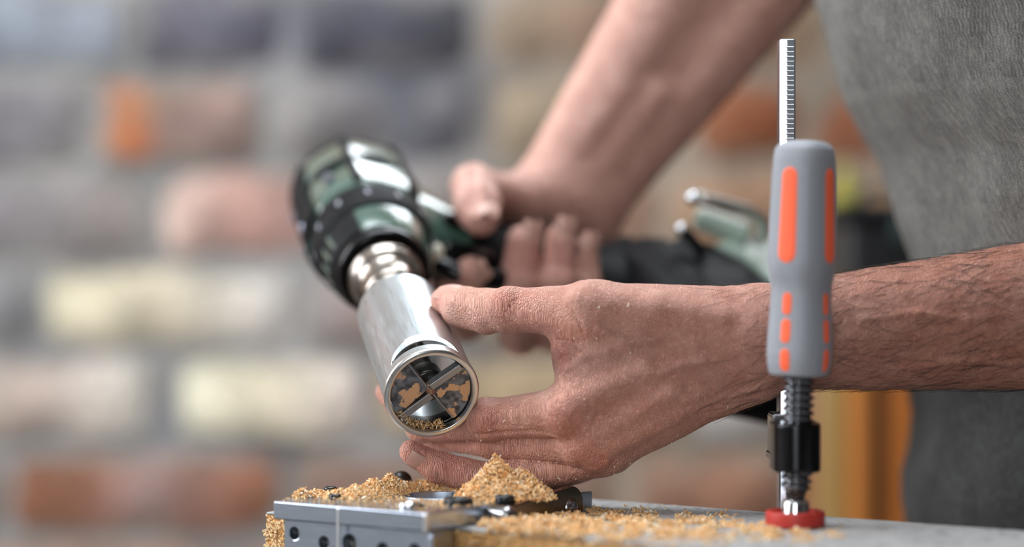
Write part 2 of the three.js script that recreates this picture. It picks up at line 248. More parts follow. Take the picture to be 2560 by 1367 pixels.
// left arm and hand
const leftElbow = V(0.372, 0.985, -0.02), leftShoulder = V(0.325, 1.345, 0.02);
const fLeftArm = chain([LC([1930, 793, -8], [2780, 697, -5], 80, 126), LC([1930, 893, 22], [2780, 852, 20], 82, 122), LC([1925, 840, 0], [2780, 787, 0], 90, 137)], lk(50));
const fLeftUpper = chain([cone(L(2760, 772, 8), leftElbow, lr(200), 0.040), cone(leftElbow, leftShoulder, 0.043, 0.056)], 0.03);
const fPalm = (() => {
  const meta = chain([
    LC([1850, 800, -14], [1480, 772, -30], 84, 66),       // thumb metacarpal
    LC([1840, 850, -8], [1432, 1020, -16], 80, 56),       // index
    LC([1845, 890, 6], [1470, 1098, 10], 80, 52),         // middle
    LC([1850, 910, 26], [1500, 1128, 50], 78, 48),        // ring
    LC([1860, 925, 50], [1540, 1128, 95], 72, 44),        // little finger side
    LC([1700, 850, 20], [1560, 980, 35], 95, 80),         // palm body
    LC([1585, 830, -4], [1462, 950, 0], 72, 62),          // web between thumb and index
    ball(L(1462, 880, 20), lr(84), lr(92), lr(50)),
    LC([1880, 960, 30], [1790, 985, 30], 42, 40),         // heel of the hand
  ], lk(46));
  return (x, y, z) => smin(meta(x, y, z), fLeftArm(x, y, z), lk(60));
})();
const fThumb = chain([LC([1480, 775, -24], [1275, 775, 78], 66, 55), LC([1275, 775, 78], [1160, 766, 178], 55, 47), LC([1160, 766, 178], [1108, 751, 248], 45, 34), LC([1215, 795, 120], [1150, 780, 190], 42, 38)], lk(22));
const fIndex = chain([LC([1415, 1030, -16], [1216, 1050, 84], 63, 50), LC([1216, 1050, 84], [1056, 1064, 252], 49, 43), LC([1056, 1064, 252], [968, 980, 332], 41, 31), ball(L(1218, 1048, 82), lr(52))], lk(20));
const fMiddle = chain([LC([1458, 1108, 14], [1235, 1098, 150], 57, 49), LC([1235, 1098, 150], [1080, 1088, 320], 47, 41), LC([1080, 1088, 320], [990, 1010, 410], 39, 32)], lk(18));
const fRing = chain([LC([1500, 1140, 55], [1235, 1204, 130], 50, 46), LC([1235, 1204, 130], [1095, 1168, 128], 45, 39), LC([1095, 1168, 128], [1026, 1128, 118], 37, 29)], lk(18));
const fLittle = chain([LC([1530, 1135, 110], [1340, 1205, 175], 44, 40), LC([1340, 1205, 175], [1220, 1205, 190], 38, 35), LC([1220, 1205, 190], [1150, 1180, 190], 33, 27)], lk(16));
const fLeftBase = (x, y, z) => {
  const fing = Math.min(fIndex(x, y, z), fMiddle(x, y, z), fRing(x, y, z), fLittle(x, y, z));
  return smin(smin(fPalm(x, y, z), fing, lk(34)), fThumb(x, y, z), lk(44));
};
// point of the hand's surface behind a photograph pixel, sunk by some pixels
const hit = (f, px, py, sunk = 0, z0 = 1.02) => { let Z = z0; const p = P(px, py, Z); for (let i = 0; i < 400; i++) { const q = P(px, py, Z), v = f(q.x, q.y, q.z); if (v < 0.00004 || Z > 1.5) break; Z += Math.max(v * 0.6, 0.00005); } return P(px, py, Z + sunk / 5700); };
const H = (px, py, sunk) => hit(fLeftBase, px, py, sunk);
const HC = (a, b, r, sunk) => cone(H(a[0], a[1], sunk), H(b[0], b[1], sunk), lr(r), lr(r));
const knuckles = [[1408, 1040, 44, 33], [1444, 1120, 38, 28], [1262, 755, 32, 28], [1490, 1152, 26, 18], [1216, 1046, 30, 24]].map(([x, y, r, sink]) => ball(H(x, y, sink), lr(r)));
const tendons = [[[1425, 1010], [1610, 925], 14, 13], [[1475, 1098], [1670, 985], 14, 12.5], [[1515, 1122], [1690, 1030], 12, 10.5], [[1450, 748], [1640, 765], 14, 13], [[1640, 765], [1800, 790], 14, 13]].map(([a, b, r, k]) => HC(a, b, r, k));
const veinPaths = [[[1462, 1066], [1478, 1030], [1474, 996], [1450, 960]], [[1560, 1062], [1600, 1036], [1645, 1012], [1745, 990]], [[1655, 930], [1700, 912], [1760, 905]], [[1560, 1064], [1520, 1100], [1475, 1150]], [[1420, 925], [1460, 895], [1520, 880]], [[1890, 968], [1830, 985], [1800, 998]], [[1500, 820], [1560, 850], [1640, 850]], [[2150, 800], [2300, 780], [2420, 800]], [[2250, 920], [2400, 900], [2540, 905]]];
const veins = veinPaths.flatMap((p) => p.slice(1).map((q, i) => HC(p[i], q, 7, 5.6)));
// creases: [points, half width, depth], pixels
const creases = [
  [[[1240, 724], [1250, 742], [1248, 762], [1254, 782]], 3, 2.2], [[[1264, 723], [1277, 744], [1275, 766], [1266, 784]], 3, 2.2], [[[1250, 730], [1268, 752], [1258, 776]], 2.4, 2.4], [[[1284, 728], [1291, 748], [1283, 768]], 2.6, 2.0],
  [[[1230, 742], [1238, 758]], 2.4, 1.8], [[[1300, 735], [1304, 760]], 2.2, 1.2], [[[1394, 852], [1432, 858], [1452, 874]], 5, 6], [[[1392, 866], [1404, 886], [1440, 880]], 3.5, 4],
  [[[1190, 1086], [1250, 1083], [1330, 1078], [1400, 1084]], 6, 7], [[[1270, 1110], [1360, 1105], [1420, 1085]], 4, 4], 
  [[[1330, 1152], [1420, 1158], [1500, 1160]], 4, 4], [[[1105, 1142], [1116, 1156], [1118, 1174]], 2.6, 2.4], [[[1800, 1005], [1860, 968], [1930, 930]], 7, 5], [[[1420, 770], [1448, 800], [1456, 830]], 5, 3.5], [[[1840, 990], [1900, 955], [1940, 942]], 4, 3], [[[1215, 1060], [1300, 1066], [1380, 1072]], 4, 2.5],
].flatMap(([pts, w, d]) => pts.slice(1).map((p, i) => [cone(H(...pts[i]), H(...p), 0.00001, 0.00001), lr(w), lr(d)]));
function detail(d, x, y, z) {
  if (d > 0.004 || d < -0.004) return d;
  for (const k of knuckles) d = smin(d, k(x, y, z), lk(30));
  for (const t of tendons) d = smin(d, t(x, y, z), lk(44));
  for (const v of veins) d = smin(d, v(x, y, z), lk(13));
  for (const [c, w, h] of creases) { const q = c(x, y, z); if (q < w * 3) d += h * Math.exp(-(q * q) / (w * w)); }
  d += 0.00026 * N3(x * 160, y * 160, z * 160) + 0.00010 * N3(x * 420, y * 420, z * 420) + 0.0005 * N3(x * 55, y * 55, z * 55);
  return d;
}
const fLeft = (x, y, z) => detail(fLeftBase(x, y, z), x, y, z);
// right arm and hand
const rightElbow = V(0.168, 1.252, -0.30), rightShoulder = V(0.33, 1.36, -0.29);
const fRightArm = chain([RC([1385, 448, 248], [1888, -324, 264], 86, 155), RC([1476, 520, 252], [2123, -295, 268], 76, 138), RC([1392, 470, 240], [1560, 230, 238], 12, 22), RC([1450, 490, 240], [1640, 240, 238], 12, 22), RC([1430, 480, 262], [1991, -312, 275], 80, 162)], 0.012);
const fRightUpper = chain([cone(R(1950, -290, 268), rightElbow, 0.038, 0.042), cone(rightElbow, rightShoulder, 0.045, 0.056)], 0.03);
const fRightPalm = chain([RC([1430, 505, 250], [1270, 640, 252], 62, 52), RC([1435, 520, 255], [1345, 735, 256], 62, 52), RC([1450, 525, 255], [1410, 750, 252], 60, 50), RC([1465, 530, 252], [1465, 725, 246], 56, 44), RC([1410, 500, 244], [1290, 500, 232], 70, 62)], 0.012);
const fRightThumb = chain([RC([1300, 500, 230], [1185, 468, 192], 62, 50), RC([1185, 468, 192], [1194, 515, 168], 57, 56), RC([1194, 515, 168], [1202, 545, 158], 53, 46)], 0.006);
const finger = (a, b, c, d, r) => chain([RC(a, b, r + 6, r + 4), RC(b, c, r + 3, r), RC(c, d, r, r - 6)], 0.004);
const rightFingers = [
  finger([1270, 650, 250], [1160, 800, 214], [1122, 742, 178], [1180, 684, 162], 50),
  finger([1340, 735, 252], [1300, 836, 214], [1294, 715, 174], [1308, 606, 174], 49),
  finger([1410, 750, 250], [1388, 836, 214], [1392, 708, 176], [1403, 596, 178], 44),
  finger([1465, 725, 246], [1458, 810, 212], [1464, 710, 184], [1466, 622, 184], 36),
];
const fRight = (x, y, z) => {
  let d = smin(fRightPalm(x, y, z), fRightArm(x, y, z), 0.016);
  const fi = Math.min(...rightFingers.map((q) => q(x, y, z)));
  d = smin(d, fi, 0.006); d = smin(d, fRightThumb(x, y, z), 0.008);
  return d + 0.0004 * N3(x * 60, y * 60, z * 60);
};
const L2600 = L(2640, 800).x;
const fTorso = chain([cone(V(0.315, 1.22, -0.14), V(0.38, 0.98, -0.15), 0.11, 0.105), cone(leftShoulder, rightShoulder, 0.05, 0.05), cone(V(0.325, 1.35, -0.135), V(0.285, 1.47, -0.135), 0.055, 0.05)], 0.06);
const fCoarse = (x, y, z) => smax(L2600 - x > 0 && z > -0.09 ? L2600 - x : -1, smin(smin(fTorso(x, y, z), fLeftUpper(x, y, z), 0.02), fRightUpper(x, y, z), 0.02), 0.002);
// head, bent towards the work
const HF = V(-0.82, -0.57, 0.03).normalize(), HU = V(-0.57, 0.82, 0).normalize(), HS = HF.clone().cross(HU), HC0 = V(0.235, 1.555, -0.135), hp = (f, u, q = 0) => HC0.clone().addScaledVector(HF, f).addScaledVector(HU, u).addScaledVector(HS, q);
const fSkull = chain([cone(hp(-0.025, 0.012), hp(0.022, 0.03), 0.084, 0.078), cone(hp(0.03, -0.01), hp(0.055, -0.02), 0.068, 0.056), cone(hp(0.045, -0.06), hp(0.062, -0.088), 0.048, 0.03)], 0.03);
const fHead = (() => { const parts = [cone(hp(0.098, 0.012), hp(0.122, -0.03), 0.006, 0.012), cone(hp(0.092, 0.022, -0.03), hp(0.092, 0.022, 0.03), 0.012, 0.012), cone(hp(0.104, -0.062, -0.016), hp(0.104, -0.062, 0.016), 0.006, 0.006), ...[-1, 1].map((q) => cone(hp(-0.008, 0.02, 0.079 * q), hp(0.002, -0.02, 0.076 * q), 0.013, 0.008)), cone(V(0.3, 1.41, -0.135), hp(-0.03, -0.04), 0.056, 0.06)], sockets = [-1, 1].map((q) => ball(hp(0.104, 0.004, 0.032 * q), 0.014)), mouth = cone(hp(0.108, -0.058, -0.024), hp(0.108, -0.058, 0.024), 0.0022, 0.0022); return (x, y, z) => { let d = fSkull(x, y, z); for (const q of parts) d = smin(d, q(x, y, z), 0.014); for (const q of sockets) d = smax(d, -q(x, y, z), 0.012); return smax(d, -mouth(x, y, z), 0.004); }; })();
// skin colour: linear values, patches of blood, veins and tan that belong to the skin
const blots = [[1408, 1045, 52, 0.55], [1444, 1125, 46, 0.5], [1262, 755, 46, 0.45], [1130, 1150, 60, 0.6], [1050, 1120, 50, 0.6], [1340, 815, 80, 0.4], [1405, 885, 36, 0.6], [1216, 1050, 60, 0.6], [1090, 760, 30, 0.5], [1500, 1150, 50, 0.5]].map(([x, y, r, a]) => [H(x, y), lr(r), a]);
const pales = [[1370, 985, 40, 0.7], [1130, 775, 40, 0.6], [1540, 850, 90, 0.35], [1340, 820, 50, 0.4], [1470, 930, 60, 0.3], [2180, 790, 90, 0.4]].map(([x, y, r, a]) => [H(x, y), lr(r), a]);
const rightBlots = [[1200, 550, 160, 60, 0.5], [1305, 640, 165, 60, 0.6], [1395, 640, 165, 60, 0.6], [1465, 660, 165, 50, 0.6], [1150, 690, 165, 60, 0.6]].map(([x, y, d, r, a]) => [R(x, y, d), r / 4900, a]);
const wristX = L(1900, 850).x;
function skin(x, y, z) {
  const m = 0.5 * fbm(x * 95, y * 95, z * 95) + 0.35 * N3(x * 320, y * 320, z * 320), tan = sstep(0.0, 0.06, x - wristX) * (z > -0.12 ? 1 : 0.4);
  const far = z < -0.1; let r = far ? 0.62 : 0.65, g = far ? 0.345 : 0.325, b = far ? 0.275 : 0.245;
  r += 0.08 * m; g += 0.085 * m; b += 0.075 * m;
  r -= 0.13 * tan; g -= 0.095 * tan; b -= 0.085 * tan;
  for (const [c, q, a] of z > -0.1 ? blots : rightBlots) { const d = Math.hypot(x - c.x, y - c.y, z - c.z) / q; if (d < 1.6) { const w = a * Math.exp(-d * d * 1.6); r -= 0.05 * w; g -= 0.12 * w; b -= 0.085 * w; } }
  if (z > -0.1) for (const [c, q, a] of pales) { const d = Math.hypot(x - c.x, y - c.y, z - c.z) / q; if (d < 1.6) { const w = a * Math.exp(-d * d * 1.6); r += 0.03 * w; g += 0.06 * w; b += 0.06 * w; } }
  if (z > -0.1 && x < wristX) for (const v of veins) { const q = v(x, y, z); if (q < lr(14)) { const w = 0.5 * Math.exp(-((q / lr(7)) ** 2)); r -= 0.06 * w; g -= 0.02 * w; } }
  return [clamp(r), clamp(g), clamp(b)];
}
const axisA = L(1500, 890, 10), axisB = L(2560, 800, 10), axD = axisB.clone().sub(axisA).normalize(), axN = V(0, 1, 0).addScaledVector(axD, -axD.y).normalize(), axT = axD.clone().cross(axN), tmp = V(0, 0, 0);
const axO = axN.clone().cross(axD).normalize();
if (axO.z < 0) axO.negate();
const uvArm = (x, y, z) => { tmp.set(x - axisA.x, y - axisA.y, z - axisA.z); return [tmp.dot(axD) / 0.046, Math.atan2(tmp.dot(axN), tmp.dot(axO) + 1e-9) * 0.034 / 0.046]; };
const bounds = (list, m) => { const b = new THREE.Box3().setFromPoints(list).expandByScalar(m); return [b.min, b.max]; };
const person = shadows(new THREE.Mesh(undefined, skinMat));
person.name = 'person';
person.userData = { label: 'man in grey t-shirt and dark trousers gripping the drill and steadying the steel sleeve', category: 'person' };
scene.add(person);
let leftGeo;
{
  const [lo, hi] = bounds([L(925, 680, -110), L(2560, 1250, 460), L(2600, 600, 0)], 0.012);
  hi.x = L(2690, 800).x; hi.y = L(2600, 560).y;
  leftGeo = isosurface(fLeft, lo, hi, 0.00105, 0.00035, skin, uvArm);
  const [l2, h2] = bounds([R(1120, 400, 150), R(1560, 900, 290), R(2060, -330, 300)], 0.014);
  const rg = isosurface(fRight, l2, h2, 0.0028, 0.001, skin, uvArm);
  const [l3, h3] = [V(0.06, 0.86, -0.42), V(0.55, 1.56, 0.12)];
  const cg = isosurface(fCoarse, l3, h3, 0.012, 0.004, skin, uvArm);
  const [l4, h4] = bounds([hp(-0.13, -0.15, -0.1), hp(0.15, 0.14, 0.1), hp(-0.12, 0.13, 0), hp(0.12, 0.13, 0), V(0.37, 1.39, -0.2), V(0.25, 1.39, -0.06)], 0.01);
  person.geometry = mergeGeometries([leftGeo, rg, cg, isosurface(fHead, l4, h4, 0.004, 0.0015, skin, uvArm)]);
  const fHair = (x, y, z) => { const d = fSkull(x, y, z) - 0.010 - 0.004 * N3(x * 70, y * 30, z * 70), q = V(x, y, z).sub(HC0), edge = q.dot(HF) - 0.052 - 0.35 * (q.dot(HU) - 0.06), low = -q.dot(HU) - 0.035 - Math.min(0.02, Math.max(0, -q.dot(HF) * 0.4)); return smax(smax(d, edge, 0.012), low, 0.012); };
  const hairGeo = isosurface(fHair, l4, h4, 0.005, 0.0015, () => [1, 1, 1], (x, y) => [x, y]); hairGeo.deleteAttribute('color');
  part('hair', hairGeo, mat(srgb(52, 38, 28), 0.7), person);
  for (const q of [-1, 1]) part('eye', new THREE.SphereGeometry(0.0115, 20, 14).translate(...hp(0.092, 0.002, 0.032 * q).toArray()), mat(srgb(96, 80, 68), 0.2), person);
}
// fingernails: small curved plates that sit on the finger ends
function nail(at, along, out, w, l, curve) {
  const a = along.clone().normalize(), n = out.clone().addScaledVector(a, -out.dot(a)).normalize(), s = a.clone().cross(n), pos = [], ind = [], NU = 12, NV = 12;
  for (let layer = 0; layer < 2; layer++) for (let j = 0; j <= NV; j++) for (let i = 0; i <= NU; i++) {
    const u = i / NU * 2 - 1, v = j / NV * 2 - 1, sq = Math.pow(1 - 0.55 * Math.pow(Math.abs(v), 5), 1), x = u * w / 2 * sq, y = v * l / 2 - (v > 0 ? -1 : 1) * 0.12 * l * u * u * Math.abs(v), h = -(u * u) * w * curve - (v * v) * l * 0.05 - layer * 0.0005;
    const p = at.clone().addScaledVector(s, x).addScaledVector(a, y).addScaledVector(n, h); pos.push(p.x, p.y, p.z);
  }
  const M = (NU + 1) * (NV + 1), id = (l0, i, j) => l0 * M + j * (NU + 1) + i;
  for (let j = 0; j < NV; j++) for (let i = 0; i < NU; i++) { ind.push(id(0, i, j), id(0, i + 1, j), id(0, i + 1, j + 1), id(0, i, j), id(0, i + 1, j + 1), id(0, i, j + 1)); ind.push(id(1, i, j), id(1, i + 1, j + 1), id(1, i + 1, j), id(1, i, j), id(1, i, j + 1), id(1, i + 1, j + 1)); }
  for (let i = 0; i < NU; i++) for (const j of [0, NV]) ind.push(id(0, i, j), id(1, i, j), id(1, i + 1, j), id(0, i, j), id(1, i + 1, j), id(0, i + 1, j));
  for (let j = 0; j < NV; j++) for (const i of [0, NU]) ind.push(id(0, i, j), id(1, i, j), id(1, i, j + 1), id(0, i, j), id(1, i, j + 1), id(0, i, j + 1));
  const g = new THREE.BufferGeometry(); g.setAttribute('position', new THREE.Float32BufferAttribute(pos, 3)); g.setIndex(ind); g.computeVertexNormals(); return g;
}
function onSkin(f, p, dir, lift) { // walk from outside along dir to the skin
  const q = p.clone().addScaledVector(dir, -0.03), d = dir.clone().normalize();
  for (let i = 0; i < 60; i++) { const v = f(q.x, q.y, q.z); if (v < lift) break; q.addScaledVector(d, Math.max(v * 0.7, 0.0001)); }
  return q;
}
function addNail(f, at, along, out, w, l, curve = 0.2, lift = 0.0003) { part('fingernail', nail(onSkin(f, at, out.clone().negate(), lift), along, out, w, l, curve), nailMat, person); }
addNail(fLeft, L(1122, 742, 235), L(1080, 735, 290).sub(L(1180, 760, 160)), V(-0.05, 0.8, 0.6), 0.0135, 0.013, 0.16, 0.0009);
addNail(fLeft, L(1052, 1146, 120), L(1000, 1112, 115).sub(L(1095, 1168, 128)), V(-0.42, -0.5, 0.8), 0.0098, 0.0110, 0.22, 0.0005);
addNail(fRight, R(1206, 530, 160), R(1210, 560, 150).sub(R(1198, 500, 168)), V(0.12, 0.45, 1), 0.0145, 0.013, 0.2, 0.0008);
addNail(fRight, R(1186, 690, 162), R(1205, 680, 160).sub(R(1130, 735, 180)), V(0.15, 0.15, 1), 0.0115, 0.012, 0.2, 0.0008);
addNail(fRight, R(1318, 598, 176), V(0.08, 1, 0), V(0.35, 0.25, 1), 0.0115, 0.013, 0.18, 0.0009);
addNail(fRight, R(1404, 588, 180), V(0.08, 1, 0), V(0.3, 0.25, 1), 0.0115, 0.013, 0.18, 0.0009);
addNail(fRight, R(1468, 618, 184), V(0.08, 1, 0), V(0.3, 0.25, 1), 0.0095, 0.011, 0.18, 0.0009);
// arm hair: fine dark strands that lie on the forearm
{
  const p = leftGeo.attributes.position, nn = leftGeo.attributes.normal, geos = [], x0 = L(1790, 850).x, x1 = L(2600, 850).x, q = V(0, 0, 0), d = V(0, 0, 0), nrm = V(0, 0, 0);
  let made = 0;
  for (let tries = 0; tries < 60000 && made < 620; tries++) {
    const i = Math.floor(rnd() * p.count), x = p.getX(i); if (x < x0 || x > x1) continue;
    if (nn.getZ(i) < -0.35) continue;
    const t = (x - x0) / (x1 - x0); if (rnd() > 0.2 + 0.9 * t) continue;
    q.set(x, p.getY(i), p.getZ(i)); nrm.set(nn.getX(i), nn.getY(i), nn.getZ(i));
    d.set(-1, rr(-0.9, 0.25), 0).addScaledVector(nrm, 0.05); const pts = [], bend = rr(-0.5, 0.5), n = 7, step = rr(0.0013, 0.0029);
    for (let k = 0; k < n; k++) {
      pts.push(q.clone()); d.addScaledVector(nrm, -d.dot(nrm)).normalize(); d.y += bend * 0.22 + rr(-0.12, 0.12); d.normalize(); q.addScaledVector(d, step);
      const v = fLeft(q.x, q.y, q.z), e = 0.0006; nrm.set(fLeft(q.x + e, q.y, q.z) - v, fLeft(q.x, q.y + e, q.z) - v, fLeft(q.x, q.y, q.z + e) - v).normalize();
      q.addScaledVector(nrm, (0.00012 + 0.0012 * (Math.abs(nrm.z) < 0.4 ? 1.4 : 0.25) * k / n) - v);
    }
    geos.push(new THREE.TubeGeometry(new THREE.CatmullRomCurve3(pts), 9, 0.000055, 3, false)); made++;
  }
  stuff(new THREE.Mesh(mergeGeometries(geos), mat(srgb(46, 30, 22), 0.5)), 'arm_hair', '', '', person);
}
// clothes: tubes of cloth lofted over the body, with folds
function cloth(rings, seg, fold) {
  const pos = [], uv = [], ind = [], n = rings.length;
  for (let j = 0; j < n; j++) for (let i = 0; i <= seg; i++) {
    const [c, rx, rz, ex] = rings[j], a = i / seg * Math.PI * 2, ca = Math.cos(a), sa = Math.sin(a), k = fold(a, j / (n - 1), c.y);
    pos.push(c.x - Math.sign(ca) * Math.pow(Math.abs(ca), ex ?? 0.9) * (rx + k), c.y, c.z + Math.sign(sa) * Math.pow(Math.abs(sa), ex ?? 0.9) * (rz + k)); uv.push(i / seg * 2 * Math.PI * (rx + rz) / 2, c.y);
  }
  for (let j = 0; j < n - 1; j++) for (let i = 0; i < seg; i++) { const a = j * (seg + 1) + i, b = a + seg + 1; ind.push(a, b, a + 1, b, b + 1, a + 1); }
  const g = new THREE.BufferGeometry(); g.setAttribute('position', new THREE.Float32BufferAttribute(pos, 3)); g.setAttribute('uv', new THREE.Float32BufferAttribute(uv, 2)); g.setIndex(ind); g.computeVertexNormals(); return g;
}
const knit = tex(512, (u, v, x, y) => { const s = 0.5 + 0.5 * Math.sin((u * 28 + 0.25 * Math.sin(v * 50)) * 2 * Math.PI), w = 0.5 + 0.5 * Math.sin((v * 40 + u * 10) * 2 * Math.PI); return 0.3 + 0.4 * s * (0.5 + 0.5 * w) + 0.3 * n128(u, v * 0.5); }, false);
const knitColor = tex(512, (u, v) => { const w = 0.5 + 0.5 * Math.sin((v * 40 + u * 10) * 2 * Math.PI), s = 0.5 + 0.5 * Math.sin((u * 28 + 0.25 * Math.sin(v * 50)) * 2 * Math.PI), a = 0.42 + 0.05 * (s * w - 0.4) + 0.10 * (n128(u * 0.5, v * 0.125) - 0.5) + 0.08 * (n64(u, v) - 0.5) + 0.05 * (n8(u, v) - 0.5); return [a, a * 0.985, a * 0.945]; });
const shirtMat = mat(0xffffff, 0.95, 0, { map: rep(knitColor, 18, 18), bumpMap: rep(knit, 18, 18), bumpScale: 0.0004, sheen: 0.3, sheenColor: new THREE.Color(0.5, 0.5, 0.48), sheenRoughness: 0.6, side: THREE.DoubleSide });
{
  const rings = [], edge = [[-1420, 2380], [-1100, 2130], [-800, 2040], [-300, 2036], [0, 2062], [60, 2076], [120, 2088], [200, 2106], [260, 2128], [330, 2176], [390, 2222], [440, 2242], [500, 2258], [560, 2280], [620, 2306], [660, 2322], [760, 2336], [980, 2340]];
  for (let py = -1416; py <= 900; py += 12) {
    const Z = 1.245, e = P(pw(edge, py), py, Z), t = sstep(-700, 700, py), rx = 0.135 - 0.03 * sstep(200, 700, py), top = 1 - 0.6 * Math.pow(clamp((-900 - py) / 516), 2.2);
    rings.push([V(e.x + rx, e.y, e.z), rx * lerp(0.4, 1, top), (0.165 - 0.02 * t) * top, 0.85]);
  }
  const fold = (a, t, y) => 0.004 * Math.sin(a * 5 + y * 26 + 2 * N3(a, y * 6, 0)) * sstep(1.1, 1.0, y) + 0.006 * fbm(Math.cos(a) * 2.2, y * 9, Math.sin(a) * 2.2);
  part('shirt', cloth(rings, 160, fold), shirtMat, person);
  const sleeve = (a, b, r1, r2) => { const d = b.clone().sub(a), len = d.length(), g = lathe([[0.001, -r1 - 0.016], [r1 * 0.55, -r1 * 0.85 - 0.012], [r1 * 0.9 + 0.008, -r1 * 0.45], [r1 + 0.013, 0], [r1 + 0.014, len * 0.35], [r2 + 0.012, len * 0.7], [r2 + 0.014, len], [r2 + 0.011, len + 0.001]], 40); return g.applyQuaternion(new THREE.Quaternion().setFromUnitVectors(V(0, 1, 0), d.normalize())).translate(a.x, a.y, a.z); };
  part('sleeve', sleeve(leftShoulder, leftShoulder.clone().lerp(leftElbow, 0.55), 0.056, 0.05), shirtMat, person);
  part('sleeve', sleeve(rightShoulder, rightShoulder.clone().lerp(rightElbow, 0.62), 0.056, 0.05), shirtMat, person);
  const denim = tex(256, (u, v) => { const a = 0.2 + 0.03 * Math.sin((u + v) * 40 * Math.PI * 2) + 0.06 * (n32(u, v) - 0.5) + 0.05 * (n8(u, v) - 0.5); return [a, a * 1.01, a * 1.0]; });
  const trouserMat = mat(0xffffff, 0.9, 0, { map: rep(denim, 10, 10), side: THREE.DoubleSide });
  const hips = []; for (let k = 0; k <= 24; k++) { const y = 1.0 - 0.34 * k / 24, e = P(2288 - 10 * Math.sin(k / 3), 980, 1.27); hips.push([V(e.x + 0.125, y, e.z), 0.125 + 0.004 * Math.sin(k), 0.165, 0.85]); }
  part('trousers', merge([cloth(hips, 96, (a, t, y) => 0.004 * fbm(Math.cos(a) * 3, y * 14, Math.sin(a) * 3)), ...[-0.085, 0.085].map((dz) => { const leg = []; for (let k = 0; k <= 20; k++) { const y = 0.68 - 0.65 * k / 20; leg.push([V(hips[0][0].x + 0.01, y, hips[0][0].z + dz), 0.095 - 0.03 * k / 20, 0.082 - 0.02 * k / 20, 0.95]); } return cloth(leg, 48, (a, t, y) => 0.004 * fbm(Math.cos(a) * 2, y * 12, Math.sin(a) * 2 + dz)); })]), trouserMat, person);
  for (const dz of [-0.085, 0.085]) part('shoe', merge([rbox(0.27, 0.02, 0.095, 0.009, hips[0][0].x - 0.04, 0.01, hips[0][0].z + dz), new THREE.SphereGeometry(1, 24, 14).scale(0.13, 0.06, 0.045).translate(hips[0][0].x - 0.04, 0.045, hips[0][0].z + dz)]), rubberMat, person);
}


// ------------------------------------------------------------------ the drill, its bit and the sleeve: local y runs back along the drilling axis, x along the grip
const A0 = P(1080, 985, 1.1), AX = P(862, 437, 1.355).sub(A0).normalize();
const GX = V(0.937, -0.2, 0); GX.z = -(AX.x * GX.x + AX.y * GX.y) / AX.z; GX.normalize();
const GZ = GX.clone().cross(AX).normalize();
const FRAME = new THREE.Matrix4().makeBasis(GX, AX, GZ);
function onAxis(g, zeta) { g.position.copy(A0).addScaledVector(AX, zeta * MM); g.quaternion.setFromRotationMatrix(FRAME); return g; }
const mmL = (pts, seg, a, l) => lathe(pts.map(([r, y]) => [r * MM, y * MM]), seg, a, l);
